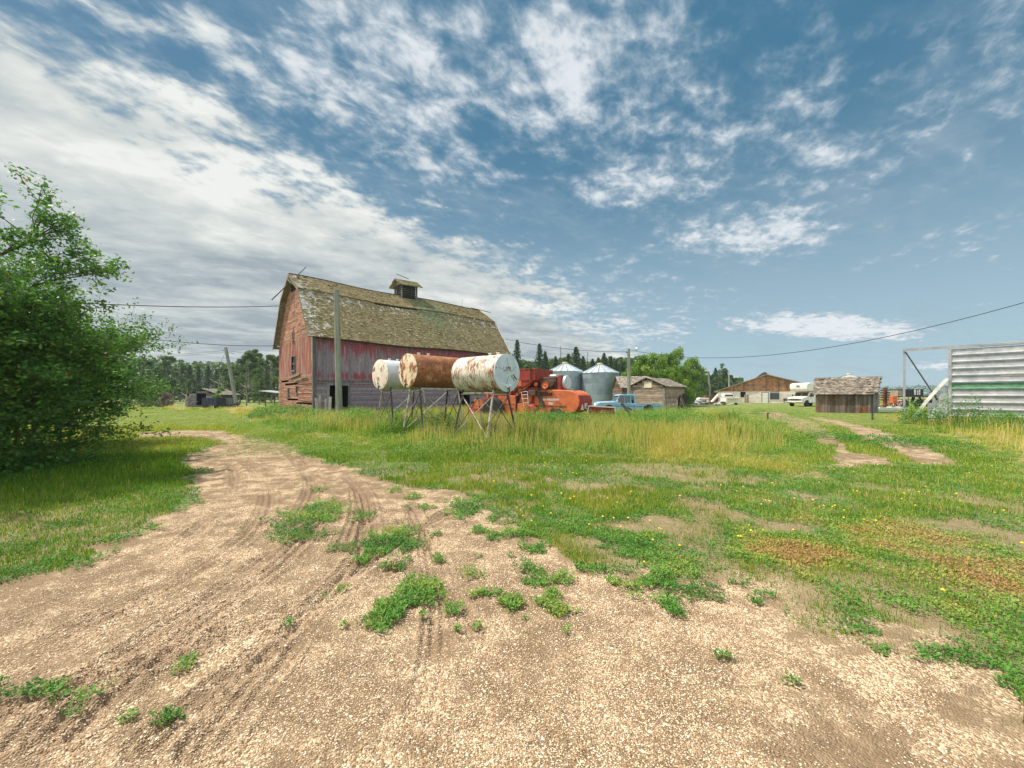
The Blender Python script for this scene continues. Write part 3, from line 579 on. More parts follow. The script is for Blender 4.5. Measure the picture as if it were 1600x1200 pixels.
def roofmat():
    m,nt,o=newmat('mossy shingle roof'); q=NT(nt); oc=q.obj(); t=q.n('ShaderNodeTexCoord'); sp=q.n('ShaderNodeSeparateXYZ'); q.link(t.outputs['Object'],sp.inputs[0])
    n1=q.noise(oc,.7,6,.65); n2=q.noise(q.obj((1,1,.5)),2.6,6,.7,.3); n3=q.noise(oc,12,4,.7); at=q.attr()
    col=q.mix(q.mapr(n1,.35,.65),(.27,.235,.115,1),(.37,.30,.19,1))
    col=q.mix(q.mapr(n3,.35,.7),col,(.19,.16,.09,1))
    # bare silver wood where the moss has come off, mostly by the verge and under the break
    edge_=q.math('MAXIMUM',q.mapr(sp.outputs[0],-.4,2.2,.14,0,False),q.mapr(q.math('ABSOLUTE',q.math('SUBTRACT',sp.outputs[2],9.1)),.1,.8,.10,0,False))
    k=q.mapr(q.math('ADD',q.math('ADD',n2,edge_),q.math('MULTIPLY',at,.10)),.69,.72); col=q.mix(k,col,(.46,.45,.42,1))
    # grey green run-off stain below the cupola
    g=q.mapr(q.math('ABSOLUTE',q.math('SUBTRACT',sp.outputs[0],11.2)),.4,2.9,1,0); g=q.math('MULTIPLY',g,q.mapr(sp.outputs[2],6.2,8.3,0,1)); g=q.math('MULTIPLY',g,q.mapr(q.math('ADD',n1,q.math('MULTIPLY',n2,.5)),.6,.82))
    col=q.mix(g,col,q.mix(q.mapr(n2,.4,.6),(.19,.22,.16,1),(.21,.25,.12,1)))
    vv=q.mapr(at,0,1,.66,1.27,False); x=q.n('ShaderNodeCombineColor'); [q.link(vv,x.inputs[i]) for i in range(3)]
    col=q.mix(1.0,col,x.outputs[0],'MULTIPLY'); q.link(q.bsdf(col,.95,0,q.bump(n3,.5,.02),.1),o.inputs[0]); return m
M['broof']=roofmat()
barn=thing('gambrel_barn','big old red gambrel barn with mossy shingle roof and peeling boards','barn',(BARN0[0],BARN0[1],0),math.atan2(BL[1],BL[0]))
LB,WB=18.6,9.9
PROF=[(-.4,5.72),(2.35,9.62),(WB/2,11.3),(WB-2.35,9.62),(WB+.4,5.72)]
def roofz(y):
    for a,b in zip(PROF[:-1],PROF[1:]):
        if a[0]<=y<=b[0]: return a[1]+(b[1]-a[1])*(y-a[0])/(b[0]-a[0])
    return 5.7
def inv(z):   # half interval of y under the roof at height z
    if z<=5.95: return 0,WB
    if z<=9.5: t=(z-5.72)/3.9; y=-.4+2.75*t
    else: t=(z-9.62)/1.68; y=2.35+2.6*max(0,t)
    y=max(y+.06,0); return y,WB-y
def split(a,b,cuts):
    segs=[(a,b)]
    for c,d in cuts:
        ns=[]
        for s,e in segs:
            if d<=s or c>=e: ns.append((s,e)); continue
            if c>s: ns.append((s,c))
            if d<e: ns.append((d,e))
        segs=ns
    return [(s,e) for s,e in segs if e-s>.03]
def wallbox(mb,side,u0,u1,z0,z1,off,th=.028):
    if side=='front': mb.box(u0,u1,-th-off,-off,z0,z1)
    elif side=='back': mb.box(u0,u1,WB+off,WB+off+th,z0,z1)
    elif side=='gable': mb.box(-th-off,-off,u0,u1,z0,z1)
    else: mb.box(LB+off,LB+off+th,u0,u1,z0,z1)
def clad(side,u0,u1,z0,z1,step,horiz,ops,gap=.008,rough=.006,skip=.0):
    mb=MB()
    if horiz:
        z=z0
        while z<z1-.02:
            ze=min(z+step,z1); a,b=(u0,u1)
            if side in('gable','end'): aa,bb=inv(ze); a,b=max(a,aa),min(b,bb)
            x=a
            cuts=[(o[0],o[1]) for o in ops if o[2]<ze-.01 and o[3]>z+.01]
            for s,e in split(a,b,cuts):
                p=s
                while p<e-.03:
                    r=min(e,p+ru(2.4,4.2)); r=e if e-r<.5 else r
                    if random.random()>=skip: wallbox(mb,side,p+.003,r-.003,z+gap/2+ru(-.004,.004),ze-gap/2+ru(-.004,.004),ru(0,rough))
                    p=r
            z+=step
    else:
        u=u0
        while u<u1-.02:
            ue=min(u+step*ru(.85,1.15),u1); zt=z1
            cuts=[(o[2],o[3]) for o in ops if o[0]<ue-.01 and o[1]>u+.01]
            for s,e in split(z0+(ru(-.05,.03)),zt,cuts): wallbox(mb,side,u+gap/2,ue-gap/2,s,e,ru(0,rough))
            u=ue
    return mb
DOORS=[(1.07,2.42,-.1,2.3),(12.6,13.9,-.1,2.2)]
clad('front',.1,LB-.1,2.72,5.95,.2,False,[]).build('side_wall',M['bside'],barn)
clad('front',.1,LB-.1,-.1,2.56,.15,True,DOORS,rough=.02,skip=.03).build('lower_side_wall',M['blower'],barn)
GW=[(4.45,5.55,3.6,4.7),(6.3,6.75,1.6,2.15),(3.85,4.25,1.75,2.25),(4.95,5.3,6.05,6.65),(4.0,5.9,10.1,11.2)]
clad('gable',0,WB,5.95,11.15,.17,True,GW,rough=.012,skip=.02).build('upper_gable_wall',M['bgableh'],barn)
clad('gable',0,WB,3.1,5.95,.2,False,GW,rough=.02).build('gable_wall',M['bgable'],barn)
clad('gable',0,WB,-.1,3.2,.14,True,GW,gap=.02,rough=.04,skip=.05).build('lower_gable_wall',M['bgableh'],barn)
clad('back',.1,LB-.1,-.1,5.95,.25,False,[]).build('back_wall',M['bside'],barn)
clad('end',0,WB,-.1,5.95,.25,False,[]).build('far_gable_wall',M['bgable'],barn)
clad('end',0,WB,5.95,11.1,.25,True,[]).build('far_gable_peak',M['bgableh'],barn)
mb=MB()   # dark inner lining keeps daylight out between the boards
mb.box(.06,LB-.06,.05,.10,-.1,5.9) if False else None
for s,e in split(.06,LB-.06,[(d[0],d[1]) for d in DOORS]): mb.box(s,e,.04,.07,-.1,5.9)
for d in DOORS: mb.box(d[0],d[1],.04,.07,d[3],5.9)
mb.box(.06,LB-.06,WB-.07,WB-.04,-.1,5.9); mb.box(LB-.07,LB-.04,.1,WB-.1,-.1,5.9); mb.box(.3,LB-.3,.3,WB-.3,2.62,2.7); mb.box(1.8,1.84,.1,WB-.1,2.8,5.9)
mb.build('inner_lining',M['dark'],barn)
mb=MB(); 
for zz_ in (2.58,2.66): mb.box(.16,LB-.12,-.06,-.03,zz_,zz_+.07)
mb.box(.12,.0+LB-.1,-.05,-.028,5.5,5.56); mb.build('wall_band',M['greywood'],barn)
for xx in (0.0,LB):
    mb=MB(); mb.box(xx-.13 if xx else -.045,xx+.13 if xx else .16,-.075,-.03,-.1,5.75); mb.build('corner_board',M['greywood'],barn)
mb=MB(); mb.box(-.07,-.045,-.03,.12,-.1,5.8); mb.build('corner_board',M['greywood'],barn)
for (a,b,z0,z1) in DOORS:
    mb=MB(); mb.box(a-.16,a,-.09,-.03,-.1,z1+.16); mb.box(b,b+.16,-.09,-.03,-.1,z1+.16); mb.box(a,b,-.09,-.03,z1,z1+.16); mb.build('door_frame',M['greywood'],barn)
mb=MB(); mb.box(1.9,2.42,1.2,1.24,-.05,.85); mb.box(1.85,1.9,1.15,1.2,0,2.1); mb.build('stall_partition',M['oldwood'],barn)
for k,(a,b,z0,z1) in enumerate(GW[:4]):
    fr=MB(); w_=.09 if k==0 else .06
    fr.box(-.09,-.045,a-w_,a,z0-w_,z1+w_); fr.box(-.09,-.045,b,b+w_,z0-w_,z1+w_); fr.box(-.09,-.045,a,b,z1,z1+w_); fr.box(-.14,-.045,a-.1,b+.1,z0-w_-.03,z0)
    f=fr.build('window_frame',M['greywood'],barn); MB().box(.02,.05,a-.05,b+.05,z0-.05,z1+.05).build('window_opening',M['dark'],f)
    if k==0: MB().box(-.04,-.01,a+.02,a+.08,z0,z1).box(-.04,-.01,(a+b)/2-.03,(a+b)/2+.03,z0,z1).box(-.04,-.01,a+.08,b,z0+.5,z0+.55).build('sash',M['oldwood'],f)
# pale nailed plank across the lower gable
MB().beam((-.11,5.9,3.02),(-.11,3.1,3.25),.03,.2).beam((-.12,4.6,2.72),(-.12,1.2,2.98),.03,.14).build('nailed_plank',M['oldwood'],barn)
# roof
def sag(x,y,z): return z+.05*math.sin(x*.55+1)-.06*math.exp(-((x-6.5)/3)**2)*(1 if z>8 else .3)
def roof_plane(mb,a,b,x0,x1,rows,shw,gaps=None,th=.02):
    dy,dz=b[0]-a[0],b[1]-a[1]; L=math.hypot(dy,dz); ny,nz=-dz/L,dy/L
    if nz<0: ny,nz=-ny,-nz
    for r in range(rows):
        t0=r/rows; t1=(r+1.35)/rows; x=x0+(ru(0,shw))*0
        x=x0-ru(0,.05)
        while x<x1:
            w=shw*ru(.6,1.35); xe=min(x+w,x1+ru(0,.04)); jt=ru(-.07,.07)/rows
            miss=random.random()<.012 or (gaps and gaps(x,(t0+t1)/2))
            if not miss:
                lift=th+.016+ru(0,.016)+(.05 if random.random()<.02 else 0); ta=max(0,t0+jt-.2/rows) if r else t0-.1/rows; tb=min(t1,1.01)
                p=[(x+.004,ta,lift),(xe-.004,ta,lift),(xe-.004,tb,.004),(x+.004,tb,.004)]
                vs=[]
                for X_,T,l in p:
                    yy=a[0]+dy*T+ny*l; zz_=a[1]+dz*T+nz*l; vs.append((X_,yy,sag(X_,yy,zz_)))
                for X_,T,l in p[:2]:
                    yy=a[0]+dy*T+ny*.001; zz_=a[1]+dz*T+nz*.001; vs.append((X_,yy,sag(X_,yy,zz_)))
                mb.add(vs,[(0,1,2,3),(4,5,1,0)])
            x=xe
hole=lambda x,t:(t>.94 and 5.4<x<9.6)
XO0,XO1=-.42,LB+.42
mb=MB()
def deck(mb,a,b,xs,th=.07):
    L=math.hypot(b[0]-a[0],b[1]-a[1]); ny,nz=-(b[1]-a[1])/L,(b[0]-a[0])/L
    if nz<0: ny,nz=-ny,-nz
    for x0,x1 in zip(xs[:-1],xs[1:]):
        vs=[]
        for X_ in (x0,x1):
            for (yy,zz_) in (a,b): vs+=[(X_,yy,sag(X_,yy,zz_)-.002),(X_,yy-ny*th,sag(X_,yy,zz_)-nz*th)]
        mb.add(vs,[(0,4,6,2),(1,3,7,5),(0,2,3,1),(4,5,7,6),(0,1,5,4),(2,6,7,3)],.5)
xs=[XO0+(XO1-XO0)*i/24 for i in range(25)]
lerp=lambda a,b,t:(a[0]+(b[0]-a[0])*t,a[1]+(b[1]-a[1])*t)
deck(mb,PROF[0],lerp(PROF[0],PROF[1],.95),xs); 
m95=lerp(PROF[0],PROF[1],.95)
deck(mb,m95,PROF[1],[XO0,2,5.4]); deck(mb,m95,PROF[1],[9.6,14,XO1]); deck(mb,PROF[1],PROF[2],xs); deck(mb,PROF[3],PROF[2],xs); deck(mb,PROF[4],PROF[3],xs)
rdeck=mb.build('roof_deck',M['oldwood'],barn)
mb=MB(); roof_plane(mb,PROF[0],PROF[1],XO0,XO1,36,.17,hole); mb.build('lower_roof_slope',M['broof'],barn)
mb=MB(); roof_plane(mb,(PROF[1][0]-.12,PROF[1][1]-.02),PROF[2],XO0,XO1,23,.17); mb.build('upper_roof_slope',M['broof'],barn)
mb=MB(); roof_plane(mb,PROF[4],PROF[3],XO0,XO1,24,.25); roof_plane(mb,(PROF[3][0]+.12,PROF[3][1]-.02),PROF[2],XO0,XO1,15,.25); mb.build('far_roof_slope',M['broof'],barn)
mb=MB()
for i in range(24):
    a_,b_=XO0+(XO1-XO0)*i/24,XO0+(XO1-XO0)*(i+1)/24
    if 8.9<a_<10.5:
        if len(mb.v): mb.build('ridge_board',M['greywood'],barn); mb=MB()
        continue
    mb.beam((a_,WB/2,sag(a_,WB/2,11.33)),(b_,WB/2,sag(b_,WB/2,11.33)),.22,.025)
mb.build('ridge_board',M['greywood'],barn)
for sx in (XO0-.03,XO1+.03):
    mb=MB()
    for a,b in zip(PROF[:-1],PROF[1:]): mb.beam((sx,a[0],a[1]-.07),(sx,b[0],b[1]-.07),.035,.17)
    mb.build('verge_board',M['whitepaint'] if sx>5 else M['oldwood'],barn)
# hay door hole with torn boards, and hay track beam
MB().box(.02,.06,3.9,6.0,10.0,10.95).build('hay_opening',M['dark'],barn)
MB().beam((-.5,WB/2,11.02),(2,WB/2,11.02),.1,.14).beam((-.06,4.3,10.2),(-.1,5.3,10.75),.04,.12).beam((-.06,4.1,10.35),(-.08,4.9,10.9),.04,.1).beam((-.3,4.6,10.5),(-.5,4.9,10.85),.05,.14).build('hay_track',M['deadwood'],barn)
# loose pole lying across the peak, small rods on the ridge
MB().tube((-1.2,6.9,9.45),(.5,3.7,11.75),.045,.03).build('leaning_pole',M['greywood'],barn)
MB().tube((16.6,WB/2,11.3),(16.6,WB/2,12.2),.012).build('lightning_rod',M['wire'],barn)
MB().beam((LB-1.2,WB/2-.6,11.2),(LB+1.0,WB/2-1.3,10.9),.12,.04).build('loose_ridge_plank',M['greywood'],barn)
# cupola
cx0,cx1,cy0,cy1=9.0,10.7,WB/2-.75,WB/2+.75
cu=MB(); 
for x_ in (cx0,cx1-.12):
    for y_ in (cy0,cy1-.12): cu.box(x_,x_+.12,y_,y_+.12,10.3,12.32)
cu.box(cx0,cx1,cy0+.01,cy0+.05,12.15,12.32); cu.box(cx0,cx1,cy1-.05,cy1-.01,12.15,12.32)
cup=cu.build('cupola',M['greywood'],barn)
lv=MB()
for k in range(7):
    z_=11.12+k*.17; lv.beam((cx0+.12,cy0+.05,z_),(cx1-.12,cy0+.05,z_),.10,.02); lv.beam((cx0+.12,cy1-.05,z_),(cx1-.12,cy1-.05,z_),.10,.02); lv.beam((cx0+.05,cy0+.12,z_),(cx0+.05,cy1-.12,z_),.10,.02); lv.beam((cx1-.05,cy0+.12,z_),(cx1-.05,cy1-.12,z_),.10,.02)
lv.build('louvre',M['greywood'],cup); MB().box(cx0+.16,cx1-.16,cy0+.16,cy1-.16,10.4,12.2).build('cupola_core',M['dark'],cup)
rm=MB(); pk=(WB/2,12.85)
for a in ((cy0-.35,12.12),(cy1+.35,12.12)): 
    deck(rm,a,pk,[cx0-.35,cx1+.35],.05); roof_plane(rm,a,pk,cx0-.35,cx1+.35,9,.16)
rm.build('cupola_roof',M['broof'],cup)
MB().prism([(cy0,12.25),(cy1,12.25),(WB/2,12.75)],'x',cx0+.02,cx0+.05).prism([(cy0,12.25),(cy1,12.25),(WB/2,12.75)],'x',cx1-.05,cx1-.02).build('cupola_gable',M['greywood'],cup)
MB().beam((cx0-.1,WB/2+.1,13.3),(cx0+1.0,WB/2-.3,12.95),.1,.04).build('loose_board',M['greywood'],cup)
def bw(x,y,z): # barn local -> world
    return Vector((BARN0[0]+BL[0]*x+BG[0]*y,BARN0[1]+BL[1]*x+BG[1]*y,z))
for p in ((-.12,9.3,5.9),(-.42,7.75,9.2)): MB().tube((p[0]-.12,p[1],p[2]),(p[0]+.1,p[1],p[2]),.03).tube((p[0]-.12,p[1],p[2]-.06),(p[0]-.12,p[1],p[2]+.06),.05).build('wire_insulator',M['whitepaint'],barn)

# ------------------------------------------------------------ poles and wires
def wire(name,a,b,sag_,label,r=.016,n=18):
    a=Vector(a);b=Vector(b); pts=[a.lerp(b,i/n)-Vector((0,0,4*sag_*(i/n)*(1-i/n))) for i in range(n+1)]
    return tag(MB().path(pts,r,5).build(name,M['wire'],None),label,'wire')
def pole(name,label,px,d,topz,r=.17,lean=(0,0),group=None):
    t=thing(name,label,'utility pole',(X(px,d),d,0),0,group)
    MB().path([(0,0,-.3),(lean[0]*.5,lean[1]*.5,topz/2),(lean[0],lean[1],topz)],[r*1.12,r,r*.85],14).build('pole_shaft',M['polewood'],t,True)
    return t
p=pole('wooden_pole','tall grey green wooden pole standing bare in front of the red barn',530.5,25.2,Z(453,25.2),.185,(-.20,0))
MB().tube((-.205,0,Z(453,25.2)-.1),(-.2,0,Z(453,25.2)+.02),.165,.12,14).build('pole_cap',M['deadwood'],p,True)
LPX,LPD=983,38; lpz=Z(545,LPD)
p=pole('lamp_pole','wooden utility pole with curved yard lamp beside the plank shed',LPX,LPD,lpz,.16,(-.05,0))
MB().path([(0,0,lpz-.15),(.3,0,lpz+.05),(.65,0,lpz+.12)],.03,6).build('lamp_arm',M['galvroof'],p,True)
MB().lathe([(.04,.14),(.10,.05),(.16,-.02),(.12,-.16),(.02,-.2)],(.72,0,lpz+.02),n=14).build('yard_lamp',M['whitepaint'],p,True)
MB().tube((-.25,0,lpz-.35),(.05,0,lpz-.35),.03).tube((-.25,0,lpz-.42),(-.25,0,lpz-.25),.05).build('wire_insulator',M['greywood'],p)
p=pole('leaning_utility_pole','leaning utility pole behind the lawn left of the barn',371,47,Z(543,47),.19,(X(352.5,47)-X(371,47),0))
lx=X(352.5,47)-X(371,47); lz=Z(543,47)
MB().tube((lx*.93,0,lz-.55),(lx*.93+.9,0,lz-.75),.03).tube((lx-.4,0,lz-.4),(lx+.1,0,lz-.45),.03).build('bracket',M['greywood'],p)
pole('distant_utility_pole','pale utility pole left of the long white shed, beside the scrap heap',1110.5,68,Z(580,68),.16,(-.4,0)); 
pole('short_utility_pole','dark utility pole rising behind the roof of the long white shed',1139,92,Z(581,92),.15)
PP=Vector((X(352.5,47),47,lz))
wire('power_line',(X(-60,20),20,Z(461,20)),bw(-.45,7.75,9.2),.30,'thick cable running from the left to high on the barn gable',.028)
wire('power_line',(X(-60,24),24,Z(486,24)+.3),bw(-.25,9.3,5.95),.7,'lower cable running from the left to the barn eave',.022)
wire('power_line',(X(100,47),50,Z(556,50)),PP+Vector((0,0,-.35)),.25,'thin wire reaching the leaning pole from the left',.016)
wire('power_line',(X(100,47),50,Z(562,50)),PP+Vector((-.1,0,-.6)),.1,'faint lower wire reaching the leaning pole from the left',.012)
wire('power_line',PP+Vector((0,0,-.35)),bw(9,9.9,5.2)+Vector((0,6,0)),.3,'wire from the leaning pole running right behind the barn',.014)
wire('guy_wire',PP+Vector((0,0,-.5)),(PP.x-3.4,47.5,0),.02,'guy wire staying the leaning pole on its left side',.014)
wire('power_line',(X(790,40),39.5,Z(531,40)),(X(LPX,38),LPD,lpz-.3),.35,'cable sagging from the far end of the barn to the lamp pole',.02)
ws=[]
for i in range(27):
    t=i/26*.86; x_=11.4+18.6*t; y_=38-30*t; ws.append((x_,y_,6.0-9.6*t+14.2*t*t))
tag(MB().path(ws,.017,5).build('power_line',M['wire']),'long cable sagging from the lamp pole to overhead on the right','wire')
# ------------------------------------------------------------ fuel tanks on stands
def stand(loc,rz,mat_a,mat_b,zt,label,halfl,halfw=.34,splay=.42,spx=.12):
    t=thing('tank_stand',label,'tank stand',loc,rz,'steel stands under the fuel tanks')
    MB().beam((-halfl,-halfw,zt),(halfl,-halfw,zt),.05,.05).beam((-halfl,halfw,zt),(halfl,halfw,zt),.05,.05).build('top_rail',mat_a,t)
    for x_ in (-halfl,halfl):
        MB().beam((x_,-halfw-.08,zt-.045),(x_,halfw+.08,zt-.045),.06,.04).build('cross_bearer',mat_a,t)
        for s_ in (-1,1):
            MB().path([(x_,s_*halfw,zt+.12),(x_,s_*halfw,zt-.03)],.03,6).path([(x_,s_*halfw,zt-.02),(x_+(spx if x_>0 else -spx),s_*(halfw+splay),-.1)],.034,8).build('leg',mat_b if (x_>0)==(s_>0) else mat_a,t,True)
    e=lambda x_,s_,z_:Vector((x_,s_*halfw,zt)).lerp(Vector((x_+(spx if x_>0 else -spx),s_*(halfw+splay),-.1)),1-z_/zt)
    for x_ in (-halfl,halfl):
        MB().tube(e(x_,-1,zt*.92),e(x_,1,.25),.014,None,6).tube(e(x_,1,zt*.92),e(x_,-1,.25),.014,None,6).build('brace',mat_b,t)
    for s_ in (-1,1):
        MB().beam(e(-halfl,s_,zt*.94),e(halfl,s_,.3),.035,.02).beam(e(halfl,s_,zt*.94),e(-halfl,s_,.3),.035,.02).build('brace',mat_a,t)
    return t
def tank(center,az,L,r,body,endm,label,zend,name='fuel_tank',mark=None):
    """lying cylinder, axis along local x, -x end faces local -x"""
    t=thing(name,label,'fuel tank',center,az,'fuel tanks raised on steel stands')
    n=48; prof=[(r,-L/2+.0)]
    k=26
    prof=[(r*1.0,-L/2+.01)]+[(r+(.006 if i%9==4 else 0),-L/2+L*i/k) for i in range(1,k)]+[(r,L/2-.01)]
    vs=MB().lathe(prof,(0,0,0),'x',n); vs.f=[f for f in vs.f if len(f)==4]; vs.a=vs.a[:len(vs.f)]; vs.build('tank_shell',body,t,True)
    for s_,m_ in ((-1,endm[0]),(1,endm[1])):
        ph=[(r+.008,s_*(L/2-.02)),(r+.010,s_*(L/2+.012)),(r-.02,s_*(L/2+.018)),(r*.75,s_*(L/2+.028)),(r*.35,s_*(L/2+.034)),(0.0001,s_*(L/2+.036))]
        e=MB().lathe(ph,(0,0,0),'x',n); e.f=[f for f in e.f if len(f)==4]; e.a=e.a[:len(e.f)]; eo=e.build('end_plate',m_,t,True,ang=60)
    for x_ in (-L*.30,-L*.12): MB().tube((x_,0,r-.02),(x_,0,r+.05),.05,.05,12).tube((x_,0,r+.05),(x_,0,r+.075),.065,.065,12).build('filler_cap',M['whitepaint'],t,True)
    MB().tube((L/2*.0-L/2-.03,0,-r+.12),(-L/2-.10,0,-r+.12),.03).tube((-L/2-.09,0,-r+.12),(-L/2-.09,0,-r-.02),.025).build('outlet_valve',M['pipedark'],t,True)
    return t
# rusty middle tank
def tank_at(px,py,d,dir_,L,far=True):
    c=Vector((X(px,d),d,Z(py,d))); dv=Vector((dir_[0],dir_[1],0)).normalized(); return c+dv*L/2,math.atan2(dv.y,dv.x)
c,a=tank_at(637,579,14.4,(.70,.71),2.35); T2=tank(c,a,2.35,.62,M['tankrust'],(M['tankrustend'],M['tankrust']),'rust brown fuel tank with flaked cream end, middle of three',-1)
stand((c.x,c.y,0),a,M['pipelight'],M['pipedark'],c.z-.66,'steel stand carrying the rust brown middle tank',.86)
c,a=tank_at(594,585,16.4,(.66,.75),2.2); T1=tank(c,a,2.2,.62,M['tankplain'],(M['tankplainend'],M['tankplain']),'pale fuel tank with pinkish white end, left of three',-1)
stand((c.x,c.y,0),a,M['pipelight'],M['pipedark'],c.z-.66,'steel stand carrying the pale left hand tank',.8)
c,a=tank_at(792.5,582.5,12.9,(-.76,.65),2.05); a3=a
T3=tank(c,a,2.05,.625,M['tankwhite'],(M['tankend'],M['tankwhite']),'white fuel tank streaked with rust, lettered end tinted blue as in shade, right of three',-1)
stand((c.x,c.y,0),a,M['pipelight'],M['pipedark'],c.z-.665,'rusty white steel stand carrying the lettered right hand tank',.72,.36,.46)
def text(s,parent,loc,rot,size,mat_,name='lettering',ext=.002,bold=.0):
    cu=D.curves.new(name,'FONT'); cu.body=s; cu.size=size; cu.extrude=ext; cu.offset=bold; cu.align_x='CENTER'; cu.align_y='CENTER'; cu.materials.append(mat_)
    o=D.objects.new('tmp',cu); COL.objects.link(o); dg=bpy.context.evaluated_depsgraph_get(); me=D.meshes.new_from_object(o.evaluated_get(dg)); D.objects.remove(o)
    me.materials.clear(); me.materials.append(mat_); o=D.objects.new(name,me); COL.objects.link(o); o.parent=parent; o.location=loc; o.rotation_euler=rot; return o
MB().box(-1.0685,-1.060,-.20,.28,.02,.20).build('logo_patch',M['tankplain'],T3); text('UFA',T3,(-1.072,.04,.11),(R(90),0,R(-90)),.22,M['faded'],'lettering',.003,.006)
mb=MB()
for k in range(5):
    t_=R(20+k*66); mb.beam((-1.066,-.05+.1*math.cos(t_),-.02+.1*math.sin(t_)),(-1.05,.50*math.cos(t_),.50*math.sin(t_)),.006,.014)
mb.build('stiffening_crease',M['greywood'],T3)
for (y_,z_) in ((.10,-.42),(-.10,-.42),(-.30,-.12),(.0,-.48)): MB().tube((-1.04,y_,z_),(-1.10,y_,z_),.035,.03,10).build('end_plug',M['whitepaint'],T3,True)
MB().beam((-1.12,-.20,-.05),(-1.12,-.38,-.22),.02,.03).build('gauge_handle',M['rust'],T3)
# ------------------------------------------------------------ wheels
def wheel(parent,c,r,w,rimm,axis='y'):
    t=MB().lathe([(r*.62,-w/2),(r*.9,-w/2),(r,-w*.3),(r,w*.3),(r*.9,w/2),(r*.62,w/2)],c,axis,24).build('wheel',M['black'],parent,True)
    MB().lathe([(.0001,-w*.30),(r*.25,-w*.30),(r*.3,-w*.42),(r*.55,-w*.38),(r*.63,-w*.5),(r*.63,w*.5),(r*.55,w*.38),(r*.3,w*.42),(r*.25,w*.30),(.0001,w*.30)],c,axis,20).build('rim',rimm,t,True)
    return t
# ------------------------------------------------------------ combine
cf=(-.8,.6); crz=math.atan2(cf[1],cf[0]); co_=(3.48,21.6)
cmb=thing('combine_harvester','old orange red combine harvester parked in weeds behind the tanks','combine harvester',(co_[0],co_[1],0),crz)
hood=[(-.1,.62),(-.42,.72),(-.62,1.0),(-.66,1.3),(-.56,1.55),(-.38,1.72),(-.15,1.82),(.1,1.86),(1.7,1.90),(2.15,1.88),(2.2,1.7),(2.2,.5),(.6,.5)]
MB().prism(hood,'y',-.75,.75).build('straw_hood',M['orange'],cmb,True,.03)
MB().prism([(-.665,.75),(-.705,1.3),(-.60,1.58),(-.57,1.57),(-.64,1.3),(-.60,.78)],'y',-.70,.70).build('rear_panel',M['red'],cmb,True,.01)
MB().path([(1.5,.80,2.2),(1.7,.86,1.9),(2.1,.86,1.75),(2.6,.88,1.9)],.025,6).path([(.9,.6,2.3),(1.2,.82,2.0),(1.9,.84,1.9)],.022,6).path([(3.0,.9,2.3),(3.3,.92,1.9),(3.2,.92,1.62)],.025,6).build('hydraulic_hose',M['black'],cmb,True)
MB().box(3.36,3.42,.50,.86,.5,1.56).build('dark_gap',M['machine'],cmb); MB().box(2.24,3.36,.72,.80,1.08,1.14).build('dark_gap',M['machine'],cmb); MB().box(1.0,1.9,.752,.77,1.55,1.72).build('vent_opening',M['machine'],cmb)
for k in range(6): MB().box(1.05+k*.14,1.12+k*.14,.77,.785,1.57,1.70).build('vent_slat',M['rust'],cmb)
MB().beam((4.75,.86,1.58),(5.6,.80,2.3),.05,.05).beam((4.0,.92,1.7),(5.4,.92,1.75),.05,.05).beam((4.0,.92,1.58),(4.0,.92,2.3),.04,.04).beam((4.9,.92,1.58),(4.9,.92,2.35),.04,.04).build('hand_rail',M['orange'],cmb)
MB().prism([(.2,.5),(.5,.86),(1.0,.86),(1.3,.5)],'y',.752,.80).build('lower_cutout',M['machine'],cmb)
MB().box(.12,2.1,.755,.775,.98,1.0).box(1.0,1.02,.755,.775,.55,.98).build('panel_seam',M['machine'],cmb)
MB().prism([(2.22,.45),(2.22,1.1),(3.35,1.1),(3.35,.45)],'y',.55,.84).build('lower_side_panel',M['orange'],cmb,False,.02)
MB().prism([(2.5,1.12),(2.3,1.62),(3.1,1.62),(3.3,1.12)],'y',.5,.72).build('shaker_panel',M['orange'],cmb,False,.02)
MB().lathe([(.0001,-.14),(.26,-.14),(.30,-.10),(.30,.10),(.26,.14),(.0001,.14)],(2.25,.98,.72),'y',20).build('pulley_guard',M['red'],cmb,True)
MB().box(1.95,2.55,.85,1.08,.35,1.05).build('belt_guard',M['red'],cmb,False,.03)
fp=[(3.5,.42),(3.42,.55),(3.42,1.56),(4.75,1.58),(4.75,.62),(4.55,.40)]
MB().prism(fp,'y',.6,.9).build('front_side_panel',M['orange'],cmb,False,.02); MB().box(3.43,4.74,.905,.915,1.04,1.055).box(3.6,3.9,.905,.93,.80,.83).build('panel_seam',M['machine'],cmb)
MB().box(2.1,6.0,-.7,.62,.55,2.05).build('main_body',M['red'],cmb,False,.03)
MB().prism([(2.9,2.0),(2.1,2.38),(2.1,2.5),(5.4,2.5),(5.4,2.3),(4.6,2.0)],'y',-.95,.95).build('tank_hopper',M['red'],cmb,False,.02)
mb=MB().box(2.0,5.5,.94,.98,2.42,3.08).box(2.0,5.5,-.98,-.94,2.42,3.08).box(2.0,2.04,-.94,.94,2.42,3.08).box(5.46,5.5,-.94,.94,2.42,3.08).box(1.97,5.53,.93,1.0,3.05,3.09).box(1.97,5.53,-1.0,-.93,3.05,3.09)
mb.build('grain_tank',M['red'],cmb,False,.008)
for x_ in (2.0,3.2,4.4): MB().box(x_,x_+.05,.98,1.01,2.42,3.06).build('tank_rib',M['red'],cmb)
MB().tube((2.3,1.03,2.35),(2.3,1.03,3.2),.035).tube((2.3,1.03,3.15),(2.3,1.03,3.24),.06).build('exhaust_pipe',M['rust'],cmb,True)
